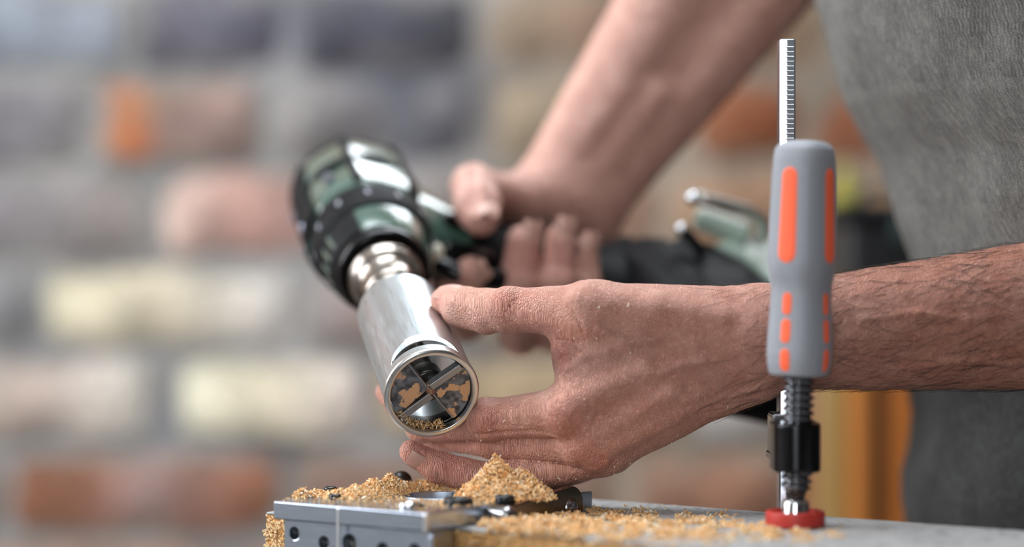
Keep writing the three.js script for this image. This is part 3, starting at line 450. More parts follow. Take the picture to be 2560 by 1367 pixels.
// sleeve: a steel tube with a turned rim and a chip slot
{
  const g = onAxis(thing('guide_sleeve', 'bright steel drilling sleeve with a rim and chip slot, pinched between thumb and fingers', 'sleeve'), 0);
  const RO = 20.6, RI = 18.4, LEN = 90, seg = 160;
  // the barrel, with the slot left open: angle 0 looks along local x, the slot faces local +z (up)
  const s0 = 7.6, s1 = 16.0, half = 0.8, up = Math.PI / 2 + 0.42, pos = [], ind = [], ys = [2.2, s0, s0 + 1.2, s0 + 2.6, s0 + 4, s0 + 5.4, s0 + 6.8, s1, s1 + 0.01, 20, 40, 60, LEN - 1, LEN], nA = seg;
  const slotDepth = (a) => { let d = Math.abs(((a - up + Math.PI * 3) % (Math.PI * 2)) - Math.PI); return d < half ? Math.sqrt(1 - (d / half) ** 2) : 0; };
  const ringAt = (a, y) => { // shift the rows that bound the slot so that its back edge is an arc
    const w = slotDepth(a); if (y > s0 && y < s1 + 0.02) { const t = (y - s0) / (s1 - s0); return s0 + t * (s1 - s0) * Math.max(w, 0.0) + (1 - Math.max(w, 0)) * t * 0.0 + (w <= 0 ? t * 0.02 : 0); } return y; };
  const R = (y) => (y > LEN - 1.5 ? RO - 0.5 : RO - 0.5 * (y / LEN));
  for (const inner of [0, 1]) for (let j = 0; j < ys.length; j++) for (let i = 0; i <= nA; i++) { const a = i / nA * Math.PI * 2, y = ys[j] === s1 + 0.01 ? ringAt(a, s1) + 2.6 * slotDepth(a) : ringAt(a, ys[j]), r = inner ? RI : (ys[j] === s1 + 0.01 ? R(y) : ys[j] === s1 ? R(y) - 1.7 * slotDepth(a) : R(y)); pos.push(Math.cos(a) * r * MM, y * MM, Math.sin(a) * r * MM); }
  const rows = ys.length, id = (k, j, i) => (k * rows + j) * (nA + 1) + i;
  for (let j = 0; j < rows - 1; j++) for (let i = 0; i < nA; i++) {
    const a = (i + 0.5) / nA * Math.PI * 2, open = slotDepth(a) > 0 && j >= 1 && j <= 6;
    if (open) continue;
    ind.push(id(0, j, i), id(0, j + 1, i), id(0, j, i + 1), id(0, j + 1, i), id(0, j + 1, i + 1), id(0, j, i + 1));
    ind.push(id(1, j, i), id(1, j, i + 1), id(1, j + 1, i), id(1, j + 1, i), id(1, j, i + 1), id(1, j + 1, i + 1));
  }
  for (let i = 0; i < nA; i++) { // close the slot's front and back walls and both ends
    const a = (i + 0.5) / nA * Math.PI * 2;
    const wall = (j, f) => { const q = [id(0, j, i), id(0, j, i + 1), id(1, j, i), id(1, j, i + 1)]; f ? ind.push(q[0], q[1], q[2], q[1], q[3], q[2]) : ind.push(q[0], q[2], q[1], q[1], q[2], q[3]); };
    if (slotDepth(a) > 0) { wall(1, 0); wall(7, 1); }
    wall(0, 1); wall(rows - 1, 0);
  }
  const bg = new THREE.BufferGeometry(); bg.setAttribute('position', new THREE.Float32BufferAttribute(pos, 3));
  const uv = []; for (let i = 0; i < pos.length; i += 3) uv.push(Math.atan2(pos[i + 2], pos[i]) * 0.02 * 20, pos[i + 1] * 4); bg.setAttribute('uv', new THREE.Float32BufferAttribute(uv, 2));
  bg.setIndex(ind); const flat = bg.toNonIndexed(); const merged = mergeVertices((() => { flat.deleteAttribute('uv'); return flat; })(), 1e-7);
  const fin = creased(merged, 0.6); fin.setAttribute('uv', new THREE.Float32BufferAttribute((() => { const p = fin.attributes.position, o = []; for (let i = 0; i < p.count; i++) o.push(p.getY(i) * 6, Math.atan2(p.getZ(i), p.getX(i)) * 0.2); return o; })(), 2));
  part('barrel', fin, aluMat, g);
  part('rim', mmL([[18.3, 3.4], [18.3, 0.5], [18.7, 0], [20.2, 0], [21.0, 0.5], [21.2, 1.2], [21.2, 2.3], [20.9, 2.9], [20.3, 3.3], [20.0, 3.4], [18.3, 3.4]], 160), mat(srgb(214, 213, 210), 0.28, 1), g);
}
function creased(g, angle) { // split normals at edges sharper than the angle
  const t = g.index ? g.toNonIndexed() : g, p = t.attributes.position, n = p.count, fn = [], map = new Map(), key = (i) => `${Math.round(p.getX(i) * 1e6)},${Math.round(p.getY(i) * 1e6)},${Math.round(p.getZ(i) * 1e6)}`, a = V(0, 0, 0), b = V(0, 0, 0), c = V(0, 0, 0), keys = [];
  for (let i = 0; i < n; i += 3) { a.fromBufferAttribute(p, i); b.fromBufferAttribute(p, i + 1); c.fromBufferAttribute(p, i + 2); fn.push(b.clone().sub(a).cross(c.clone().sub(a))); for (let k = 0; k < 3; k++) { const q = key(i + k); keys.push(q); if (!map.has(q)) map.set(q, []); map.get(q).push(i / 3); } }
  const un = fn.map((v) => v.clone().normalize()), cs = Math.cos(angle), out = new Float32Array(n * 3);
  for (let i = 0; i < n; i++) { const f = Math.floor(i / 3), s = V(0, 0, 0); for (const q of map.get(keys[i])) if (un[q].dot(un[f]) > cs) s.add(fn[q]); s.normalize(); out.set([s.x, s.y, s.z], 3 * i); }
  t.setAttribute('normal', new THREE.BufferAttribute(out, 3)); return t;
}
const dustTan = srgb(196, 150, 108);
const cutterTex = tex(512, (u, v) => { const n = 0.62 * n8(u, v) + 0.26 * n32(u * 0.5, v * 0.5) + 0.12 * n64(u, v), w = sstep(0.53, 0.575, n), g = 0.34 + 0.3 * (n32(v * 0.5, u * 0.5) - 0.4) + 0.05 * (n128(u, v) - 0.5); return [lerp(g, 0.82, w), lerp(g, 0.64, w), lerp(g * 1.03, 0.48, w)]; });
{ // boring bit inside the sleeve: two flat wings with cutting lips round a centre point
  const g = onAxis(thing('boring_bit', 'wood boring bit with two dusty wings and a centre point, showing inside the steel sleeve', 'drill bit'), 4);
  const wingMat = mat(0xffffff, 0.5, 0.35, { map: cutterTex }), lipMat = mat(srgb(150, 152, 156), 0.3, 0.9);
  // angles in the plane across the axis: local x to the right, local z up
  const dirs = { LL: 218, UR: 38, UL: 142, LR: 322 };
  const wing = (a0, a1) => {
    const s = new THREE.Shape(), r = 17.6; s.moveTo(Math.cos(a0) * 1.5, Math.sin(a0) * 1.5); const n = 24;
    for (let i = 0; i <= n; i++) { const a = lerp(a0, a1, i / n); s.lineTo(Math.cos(a) * r, Math.sin(a) * r); } s.closePath();
    const e = new THREE.ExtrudeGeometry(s, { depth: 4, bevelEnabled: true, bevelThickness: 0.25, bevelSize: 0.25, bevelSegments: 2 });
    const p = e.attributes.position, u = e.attributes.uv; for (let i = 0; i < p.count; i++) u.setXY(i, p.getX(i) / 30 + 0.5 + a0, p.getY(i) / 30 + 0.5);
    return e.scale(MM, MM, MM).rotateX(-Math.PI / 2).scale(1, 1, -1); // shape y -> local z, depth -> local y
  };
  const fixWing = (q) => { const i = q.index; if (!i) { const p = q.attributes.position; for (const nme of Object.keys(q.attributes)) { const at = q.attributes[nme], s = at.itemSize; for (let t = 0; t < p.count; t += 3) for (let k = 0; k < s; k++) { const b = at.array[(t + 1) * s + k]; at.array[(t + 1) * s + k] = at.array[(t + 2) * s + k]; at.array[(t + 2) * s + k] = b; } } } q.computeVertexNormals(); return q; };
  const rad = (d) => d * Math.PI / 180;
  part('wing', fixWing(wing(rad(142), rad(232))), wingMat, g);
  part('wing', fixWing(wing(rad(-38), rad(50))), wingMat, g);
  const lip = (deg, side) => { const a = rad(deg), b = rbox(16.4 * MM, 5.2 * MM, 3.2 * MM, 0.35 * MM, 9.2 * MM, 0.8 * MM, side * 1.6 * MM); return b.rotateX(0).rotateY(-a); };
  part('cutting_lip', lip(232, 1), lipMat, g);
  part('cutting_lip', lip(50, 1), lipMat, g);
  const back = (deg) => rbox(16 * MM, 3 * MM, 0.7 * MM, 0.25 * MM, 9 * MM, 0.2 * MM, 0).rotateY(-rad(deg));
  part('wing_edge', back(142), lipMat, g); part('wing_edge', back(322), lipMat, g);
  part('centre_point', mmL([[0, -3.6], [0.6, -3.0], [2.0, -0.6], [2.7, 1.0], [2.7, 4]], 20), mat(srgb(196, 150, 120), 0.35, 0.8), g);
  part('hub', mmL([[0, 3.6], [6.5, 3.6], [7.5, 5], [7.5, 14], [5, 18], [5, 98], [0, 98]], 40), darkSteel, g);
  part('outer_ring', mmL([[17.9, 1.2], [16.9, 1.2], [16.9, 9], [17.9, 9], [17.9, 1.2]], 80), darkSteel, g);
}
{ // cordless drill lying on its side, chuck towards the camera
  const g = onAxis(thing('cordless_drill', 'black and green cordless drill on its side with a steel chuck, held by its grip', 'drill'), 0);
  const chuck = part('chuck', mmL([[6, 97], [8.6, 97], [9.6, 98], [10.2, 100], [10.2, 111], [12.4, 112], [13.3, 113.2], [13.3, 115], [12.8, 115.8], [13.5, 117], [13.5, 126], [16.2, 127.4], [17.6, 129], [17.6, 131], [17.1, 132], [18.4, 133], [18.7, 141], [5, 141], [5, 97]], 96), mat(srgb(172, 164, 156), 0.2, 1), g);
  chuck.userData.label = 'stepped bare steel chuck';
  part('nose_ring', mmL([[18.9, 150], [18.9, 138.5], [21, 138], [22.4, 139], [23, 141], [23.4, 146], [22, 148]], 96), glossBlack, g);
  part('torque_ring', mmL([[22, 144.5], [23.4, 144.8], [24.2, 146], [26.2, 156], [27.2, 163], [27.2, 165], [25, 166]], 64, -0.75, 2.3), greenMat, g);
  part('nose_cover', mmL([[22, 144.5], [23.6, 144.8], [24.6, 146], [26.8, 156], [27.8, 163], [27.6, 165], [25, 166]], 64, 1.53, 4.03), rubberMat, g);
  const ribs = []; for (let i = 0; i < 10; i++) { const a = i / 24 * Math.PI * 2 + 0.95; ribs.push(rbox(1.4 * MM, 12 * MM, 2.6 * MM, 0.6 * MM, 0, 0, 0, 2).rotateZ(-0.18).translate(26.3 * MM, 156 * MM, 0).rotateY(a)); }
  part('grip_ribs', merge(ribs), greenMat, g);
  part('gear_collar', mmL([[24, 164], [27.8, 164.5], [29, 166], [30, 172], [30.8, 180], [30.6, 186], [29.4, 189], [26, 190]], 96), rubberMat, g);
  const marks = []; for (let i = 0; i < 12; i++) { const a = i / 12 * Math.PI * 2 + 0.15; marks.push(rbox(0.6 * MM, 5.5 * MM, 2.2 * MM, 0.25 * MM, 0, 0, 0, 1).translate(30.4 * MM, 175 * MM, 0).rotateY(a)); }
  part('collar_marks', merge(marks), mat(srgb(150, 152, 162), 0.35), g);
  // motor housing: eight flats, rounded
  const flats = (pts, nF, soft, seg = 128) => { const l = mmL(pts, seg), p = l.attributes.position; for (let i = 0; i < p.count; i++) { const x = p.getX(i), z = p.getZ(i), r = Math.hypot(x, z); if (r < 1e-6) continue; const a = Math.atan2(z, x), m = Math.PI * 2 / nF, b = ((a % m) + m * 1.5) % m - m / 2, k = lerp(1, Math.cos(m / 2) / Math.cos(b), soft) * 1.03; p.setX(i, x * k); p.setZ(i, z * k); } return creased(mergeVertices((() => { l.deleteAttribute('normal'); l.deleteAttribute('uv'); return l; })(), 1e-6), 0.5); };
  part('motor_housing', flats([[24, 186], [30, 187], [31.5, 190], [32.2, 200], [32, 236], [30.5, 250], [27, 260], [22, 266]], 8, 0.75), greenMat, g);
  part('rear_cap', flats([[27.6, 256], [28.8, 257], [28.4, 262], [24, 271], [17, 277], [8, 280], [0, 281]], 8, 0.6), rubberMat, g);
  // rubber overmould: bands along the housing on the far side and below, and raised strips across the top
  const over = (a0, len, y0, y1, r = 33.2) => mmL([[r - 2.5, y0], [r - 0.6, y0], [r, y0 + 1.4], [r, y1 - 6], [r - 1.6, y1], [r - 4, y1 + 1]], 40, a0, len);
  // LatheGeometry: angle 0 lies on local z, a quarter turn on local x
  part('rubber_bumper', over(1.35, 3.6, 189, 258), rubberMat, g);
  part('rubber_bumper', over(0.42, 0.22, 189, 258, 33), rubberMat, g);
  part('rubber_bumper', over(5.75, 0.16, 189, 258, 32.9), rubberMat, g);
  part('rubber_bumper', over(0, Math.PI * 2, 216, 226, 33.6), rubberMat, g);
  for (const [a, y] of [[3.75, 200], [4.05, 206], [4.5, 200], [4.2, 240], [5.4, 205]]) part('housing_screw', new THREE.CylinderGeometry(2.6 * MM, 3 * MM, 2 * MM, 20).rotateX(Math.PI / 2).translate(0, y * MM, 33.4 * MM).rotateY(a), mat(srgb(150, 154, 168), 0.3, 0.6), g);
  // grip: oval loft along local x
  const loft = (secs, seg = 48) => { const pos = [], ind = []; secs.forEach(([x, y, z, ry, rz, ex]) => { for (let i = 0; i <= seg; i++) { const a = i / seg * Math.PI * 2, c = Math.cos(a), s = Math.sin(a), e = ex ?? 0.9; pos.push(x * MM, (y + Math.sign(c) * Math.abs(c) ** e * ry) * MM, (z + Math.sign(s) * Math.abs(s) ** e * rz) * MM); } }); for (let j = 0; j < secs.length - 1; j++) for (let i = 0; i < seg; i++) { const a = j * (seg + 1) + i, b = a + seg + 1; ind.push(a, a + 1, b, b, a + 1, b + 1); } const first = 0, last = (secs.length - 1) * (seg + 1), c0 = pos.length / 3; pos.push(secs[0][0] * MM, secs[0][1] * MM, secs[0][2] * MM); const e = secs[secs.length - 1]; pos.push(e[0] * MM, e[1] * MM, e[2] * MM); for (let i = 0; i < seg; i++) ind.push(c0, first + i + 1, first + i, c0 + 1, last + i, last + i + 1); const q = new THREE.BufferGeometry(); q.setAttribute('position', new THREE.Float32BufferAttribute(pos, 3)); q.setIndex(ind); return creased(mergeVertices(q, 1e-6), 0.7); };
  part('neck', loft([[14, 212, 0, 34, 24], [30, 212, 0, 31, 21], [40, 211, 0, 27, 18], [52, 208, 0, 23, 16.5]]), greenMat, g);
  part('grip', loft([[44, 209, 0, 21, 15.5], [60, 207, 0, 20.5, 16], [85, 203, 0, 20, 16.5], [110, 199, 0, 20, 16.5], [126, 196, 0, 24, 18], [134, 194, 0, 30, 22], [138, 192, 0, 36, 26]]), rubberMat, g);
  part('trigger', loft([[36, 181, 0, 7, 8], [38, 179, 0, 10, 9.5], [50, 179, 0, 10, 10], [60, 182, 0, 9, 9.5], [66, 185, 0, 7, 8]]), glossBlack, g);
  part('trigger_guard', tube([V(32, 184, 0), V(36, 168, 0), V(50, 162, 0), V(66, 166, 0), V(76, 182, 0)].map((v) => v.multiplyScalar(MM)), 5.5 * MM, 30, 12), glossBlack, g);
  const lamp = part('work_light', new THREE.SphereGeometry(1, 24, 16).scale(5 * MM, 5 * MM, 8 * MM).translate(31 * MM, 172 * MM, 2 * MM), mat(srgb(196, 190, 170), 0.12, 0, { clearcoat: 1 }), g); lamp.userData.label = 'pale oval work light beside the trigger';
  part('direction_switch', rbox(12 * MM, 9 * MM, 38 * MM, 3 * MM, 40 * MM, 196 * MM, 0), glossBlack, g);
  // foot, battery and belt hook at the far end of the grip
  part('foot', loft([[132, 184, 0, 30, 22], [137, 170, 0, 44, 27, 0.7], [144, 164, 0, 51, 30, 0.55], [156, 163, 0, 52, 31, 0.45], [161, 163, 0, 51, 30, 0.45]]), rubberMat, g);
  const bat = part('battery', rbox(58 * MM, 103 * MM, 60 * MM, 9 * MM, 190 * MM, 163 * MM, 0, 4), rubberMat, g);
  part('battery_rib', merge([-20, -10, 0, 10, 20].map((z) => rbox(46 * MM, 3 * MM, 5 * MM, 1.2 * MM, 190 * MM, 111 * MM, z * MM, 2))), rubberMat, bat);
  // pieces on the upper side, set out from where they stand
  const inv = new THREE.Matrix4().copy(FRAME).setPosition(A0).invert(), Q = (px, py, Z) => P(px, py, Z).applyMatrix4(inv);
  const onFace = (px, py, z) => { const o = CAM.clone().applyMatrix4(inv), d = P(px, py, 1.3).applyMatrix4(inv).sub(o), t = (z * MM - o.z) / d.z; return o.addScaledVector(d, t); };
  part('side_panel', (() => { const f = [[1800, 606], [1850, 602], [1990, 606], [1990, 740], [1930, 690], [1870, 640]].map(([x, y]) => onFace(x, y, 33)), sh = new THREE.Shape(f.map((p) => new THREE.Vector2(p.x, p.y))); return new THREE.ExtrudeGeometry(sh, { depth: 4 * MM, bevelEnabled: true, bevelThickness: 1.5 * MM, bevelSize: 1.0 * MM, bevelSegments: 3 }).translate(0, 0, 28 * MM); })(), paleGreen, g);
  const ha = onFace(1748, 546, 38), hd = onFace(1862, 584, 38), hb = ha.clone().lerp(hd, 0.5), ang = Math.atan2(hd.y - ha.y, hd.x - ha.x);
  part('hook_block', rbox(ha.distanceTo(hd) + 0.006, 12 * MM, 12 * MM, 4 * MM).rotateZ(ang).translate(hb.x, hb.y, hb.z), paleGreen, g);
  const satin = mat(srgb(222, 220, 214), 0.34, 1);
  part('belt_hook', tube([[1722, 500, 1.3], [1735, 492, 1.3], [1770, 500, 1.3], [1830, 516, 1.305], [1876, 530, 1.31], [1902, 552, 1.315], [1908, 578, 1.32], [1890, 606, 1.325]].map((a) => Q(...a)), 3.6 * MM, 60, 12), satin, g);
  part('hook_tip', new THREE.SphereGeometry(3.9 * MM, 20, 14).translate(...Q(1734, 495, 1.298).toArray()), chromeMat, g);
  part('hook_screw', new THREE.SphereGeometry(3.2 * MM, 20, 14).translate(...Q(1704, 572, 1.296).toArray()), chromeMat, g);
  part('hook_clip', tube([[1704, 572, 1.3], [1730, 600, 1.3], [1760, 640, 1.3]].map((a) => Q(...a)), 3.6 * MM, 20, 10), rubberMat, g);
}

// ------------------------------------------------------------------ the board and the bench under it
const C0 = P(1065, 1283, 1.03); // near upper corner of the jig's plate
const UX = V(0.81, 0, 0.587).normalize(), VX = V(0.587, 0, -0.81).normalize(); // along the board's edge towards the camera's right, and across the board
const TOP = 0.9, PLATE = C0.y;
const onBoard = (u, v, y) => V(C0.x, 0, C0.z).addScaledVector(UX, u * MM).addScaledVector(VX, v * MM).setY(y);
const frameUV = new THREE.Matrix4().makeBasis(UX, V(0, 1, 0), VX.clone().negate());
const laid = (g, u, v, y) => { g.position.copy(onBoard(u, v, y)); g.quaternion.setFromRotationMatrix(frameUV); return g; }; // local x = u, y up, z = -v
const FRONT = 20, BACK = 150, LEFT = -105, RIGHT = 520; // board outline in u, v (mm)
const laminate = tex(512, (u, v) => { const a = 0.60 + 0.06 * (n8(u, v) - 0.5) + 0.08 * (n64(u, v) - 0.5) + 0.12 * (n128(u, v) - 0.5) - 0.14 * sstep(0.70, 0.8, n32(u, v) * 0.5 + n64(v, u) * 0.5); return [a, a * 0.995, a * 0.99]; });
const chipTex = tex(512, (() => { const c = tileCells(40, 21), c2 = tileCells(22, 22); return (u, v) => { const [e, id] = c(u + 0.03 * n32(u, v), v * 1), [e2, id2] = c2(u, v); const q = 0.80 + 0.24 * id * (0.6 + 0.4 * id2), dk = 0.75 + 0.25 * sstep(0, 0.2, Math.min(e, e2)); return [q * 1.06 * dk, q * 0.80 * dk, q * 0.50 * dk]; }; })());
const chipMat = mat(0xffffff, 0.9, 0, { map: chipTex, bumpMap: chipTex, bumpScale: 0.0012 });
{
  const g = laid(thing('board', 'grey faced chipboard worktop plank strewn with sawdust, clamped at its back edge', 'board'), 0, 0, TOP);
  const w = RIGHT - LEFT, d = BACK - FRONT, cx = (RIGHT + LEFT) / 2, cz = -(BACK + FRONT) / 2;
  const core = rbox(w * MM, 0.0365, d * MM, 0.0006, cx * MM, -0.0012 - 0.01825, cz * MM, 2); { const p = core.attributes.position, u = core.attributes.uv, n = core.attributes.normal; for (let i = 0; i < p.count; i++) Math.abs(n.getZ(i)) > 0.6 ? u.setXY(i, p.getX(i) * 22, p.getY(i) * 30) : u.setXY(i, p.getZ(i) * 22, (Math.abs(n.getX(i)) > 0.6 ? p.getY(i) * 30 : p.getX(i) * 22)); }
  part('chipboard_core', core, chipMat, g);
  const lam = rbox(w * MM, 0.0012, d * MM, 0.0005, cx * MM, -0.0006, cz * MM, 2); { const p = lam.attributes.position, u = lam.attributes.uv; for (let i = 0; i < p.count; i++) u.setXY(i, p.getX(i) * 6, p.getZ(i) * 6); }
  part('laminate', lam, mat(0xffffff, 0.5, 0, { map: laminate, bumpMap: laminate, bumpScale: 0.0002 }), g);
  const fz = -(FRONT) * MM, chips = []; // torn fibres along the raw front edge
  for (let i = 0; i < 900; i++) { const u = rnd() < 0.5 ? rr(LEFT, LEFT + 40) : rr(-5, 160), c = box(rr(1, 4) * MM, rr(0.4, 1.2) * MM, rr(0.6, 1.6) * MM); chips.push(c.rotateZ(rr(-1.2, 1.2)).rotateY(rr(-0.5, 0.5)).translate(u * MM, -rr(1.4, 34) * MM, fz + rr(-0.4, 0.5) * MM)); }
  for (let i = 0; i < 160; i++) { const c = box(rr(0.6, 1.6) * MM, rr(0.4, 1.2) * MM, rr(1, 4) * MM); chips.push(c.rotateX(rr(-1.2, 1.2)).translate(LEFT * MM + rr(-0.6, 0.3) * MM, -rr(1.4, 34) * MM, fz - rr(0, 30) * MM)); }
  const fib = stuff(new THREE.Mesh(merge(chips), mat(srgb(228, 194, 146), 0.9)), 'torn_fibre', '', '', g); fib.castShadow = true;
  const b = laid(thing('workbench', 'plain wooden workbench carrying the chipboard plank', 'workbench'), 0, 0, TOP - 0.0377);
  const wood = mat(srgb(160, 122, 82), 0.7);
  part('bench_top', rbox(0.62, 0.04, 0.098, 0.003, 0.22, -0.02, -0.083), wood, b);
  for (const [x, z] of [[-0.06, -0.05], [0.5, -0.05], [-0.06, -0.115], [0.5, -0.115]]) part('leg', rbox(0.04, TOP - 0.0777, 0.03, 0.003, x, -0.04 - (TOP - 0.0777) / 2, z), wood, b);
}
// ------------------------------------------------------------------ the boring jig
{
  const g = laid(thing('boring_jig', 'machined aluminium boring jig with screws and a pivot arm, covered in sawdust', 'jig'), 0, 0, PLATE);
  const s = new THREE.Shape([[-82, 0], [-1, 0], [0, 1], [0, 104], [-82, 104], [-83, 103], [-83, 1]].map((p) => new THREE.Vector2(p[0] * MM, p[1] * MM)));
  const hole = new THREE.Path(); hole.absarc(-37 * MM, 57 * MM, 16.5 * MM, 0, Math.PI * 2, true); s.holes.push(hole);
  const plate = new THREE.ExtrudeGeometry(s, { depth: 6.6 * MM, bevelEnabled: true, bevelThickness: 0.5 * MM, bevelSize: 0.5 * MM, bevelSegments: 3, curveSegments: 48 }).rotateX(-Math.PI / 2).translate(0, -7.1 * MM, 0);
  const aluB = mat(srgb(172, 182, 196), 0.36, 1, { bumpMap: rep(brushed, 6, 40), bumpScale: 0.00003, roughnessMap: rep(brushed, 6, 40) });
  part('plate', plate, aluB, g);
  part('bore_bush', (() => { const b = mmL([[15.2, -7.5], [15.2, 0.4], [15.6, 0.7], [16.3, 0.7], [16.6, 0.3], [16.6, -7.5]], 64); return b.translate(-37 * MM, 0, -57 * MM); })(), aluB, g);
  part('centre_mark', rbox(1.5 * MM, 30 * MM, 0.8 * MM, 0.35 * MM, -46.5 * MM, -15.6 * MM, 0.5 * MM), mat(srgb(235, 236, 238), 0.25, 1), g);
  // lower jaw with threaded holes, hanging in front of the board
  const jaw = new THREE.Shape([[-79, -40], [1.5, -40], [1.5, -8.2], [-79, -8.2]].map((p) => new THREE.Vector2(p[0] * MM, p[1] * MM)));
  const holes = [[-73.5, -13.6, 3.1], [-57, -16.5, 3.2], [-43, -15.6, 4.1], [-25, -17.2, 3.4], [-8, -16.5, 3.4]];
  for (const [x, y, r] of holes) { const h = new THREE.Path(); h.absarc(x * MM, y * MM, r * MM, 0, Math.PI * 2, true); jaw.holes.push(h); }
  part('jaw', new THREE.ExtrudeGeometry(jaw, { depth: 13 * MM, bevelEnabled: true, bevelThickness: 0.4 * MM, bevelSize: 0.4 * MM, bevelSegments: 2, curveSegments: 32 }).translate(0, 0, -16 * MM), aluB, g);
  for (const [x, y, r] of holes) { const rings = [[r + 0.05, 0]]; for (let k = 1; k < 9; k++) rings.push([r - (k % 2 ? 0.35 : -0.02), k * 0.6]); rings.push([r * 0.7, 5.6], [0, 5.6]); part('threaded_hole', mmL(rings, 40).rotateX(-Math.PI / 2).translate(x * MM, y * MM, -2.8 * MM), mat(srgb(86, 84, 80), 0.4, 0.9), g); }
  part('jaw_edge', rbox(2.4 * MM, 31 * MM, 8 * MM, 0.9 * MM, 2 * MM, -24.4 * MM, -4 * MM), aluB, g);
  part('plate_edge', rbox(2.2 * MM, 8.3 * MM, 2.2 * MM, 0.9 * MM, -0.6 * MM, -4.1 * MM, -0.4 * MM), mat(srgb(235, 236, 238), 0.22, 1), g);
  const screw = (u, v, r, h, m = blackMat) => part('set_screw', (() => { const q = mmL([[0, -1], [r, -1], [r, h - 0.7], [r - 0.7, h], [r * 0.55, h], [r * 0.5, h - 1.2], [0, h - 1.2]], 40); return q.translate(u * MM, 0, -v * MM); })(), m, g);
  const uvAt = (px, py, h = 0) => { const Z = (CAM.y - (PLATE + h)) * F / (py - 600), x = (px - 1280) / F * Z, r = V(x - C0.x, 0, CAM.z - Z - C0.z); return [r.dot(UX) / MM, r.dot(VX) / MM]; };
  screw(...uvAt(1146, 1262), 6.2, 3.0);
  screw(...uvAt(1262, 1256), 4.2, 3.0);
  screw(...uvAt(838, 1247), 3.2, 2.2);
  screw(...uvAt(826, 1236), 3.0, 3.4, darkSteel);
  screw(...uvAt(1022, 1272), 4.4, 2.6, chromeMat);
  screw(...uvAt(1045, 1270), 2.6, 2.0, blackMat);
  part('end_block', rbox(13 * MM, 9 * MM, 9 * MM, 0.8 * MM, -2 * MM, -4.4 * MM, -111 * MM), aluB, g);
  // pivot arm and its pins on the right-hand face
  part('pivot_arm', (() => { const a = new THREE.Shape(); a.moveTo(0, -2.6 * MM); a.lineTo(44 * MM, -8.6 * MM); a.absarc(45 * MM, -0.4 * MM, 8.2 * MM, -Math.PI / 2, Math.PI / 2, false); a.lineTo(0, 3 * MM); a.absarc(0, 0.2 * MM, 2.8 * MM, Math.PI / 2, Math.PI * 1.5, false); return new THREE.ExtrudeGeometry(a, { depth: 3 * MM, bevelEnabled: true, bevelThickness: 0.6 * MM, bevelSize: 0.6 * MM, bevelSegments: 3, curveSegments: 32 }).rotateY(Math.PI / 2).translate(4 * MM, -4.4 * MM, -50 * MM); })(), mat(srgb(120, 108, 96), 0.22, 1), g);
  for (const [v, y, r, len] of [[43, -4.2, 4.3, 16], [94, -5.4, 4.8, 12]]) part('pivot_pin', mmL([[0, 0], [r, 0], [r, len - r * 0.8], ...Array.from({ length: 9 }, (_, i) => { const a = (i + 1) / 10 * Math.PI / 2; return [r * Math.cos(a), len - r * 0.8 + r * 0.8 * Math.sin(a)]; }), [0, len]], 40).rotateZ(-Math.PI / 2).translate(-2 * MM, y * MM, -v * MM), steelMat, g);
  const [ku, kv] = uvAt(1003, 1221);
  part('ball_knob', new THREE.SphereGeometry(5 * MM, 32, 20).translate(ku * MM, 3 * MM, -kv * MM), darkSteel, g);
  part('knob_screw', mmL([[0, 0], [3.2, 0], [3.2, 4], [2.6, 4.6], [1.2, 4.6], [1.2, 3.2], [0, 3.2]], 28).translate((ku + 4) * MM, 0, -(kv - 6) * MM), darkSteel, g);
}
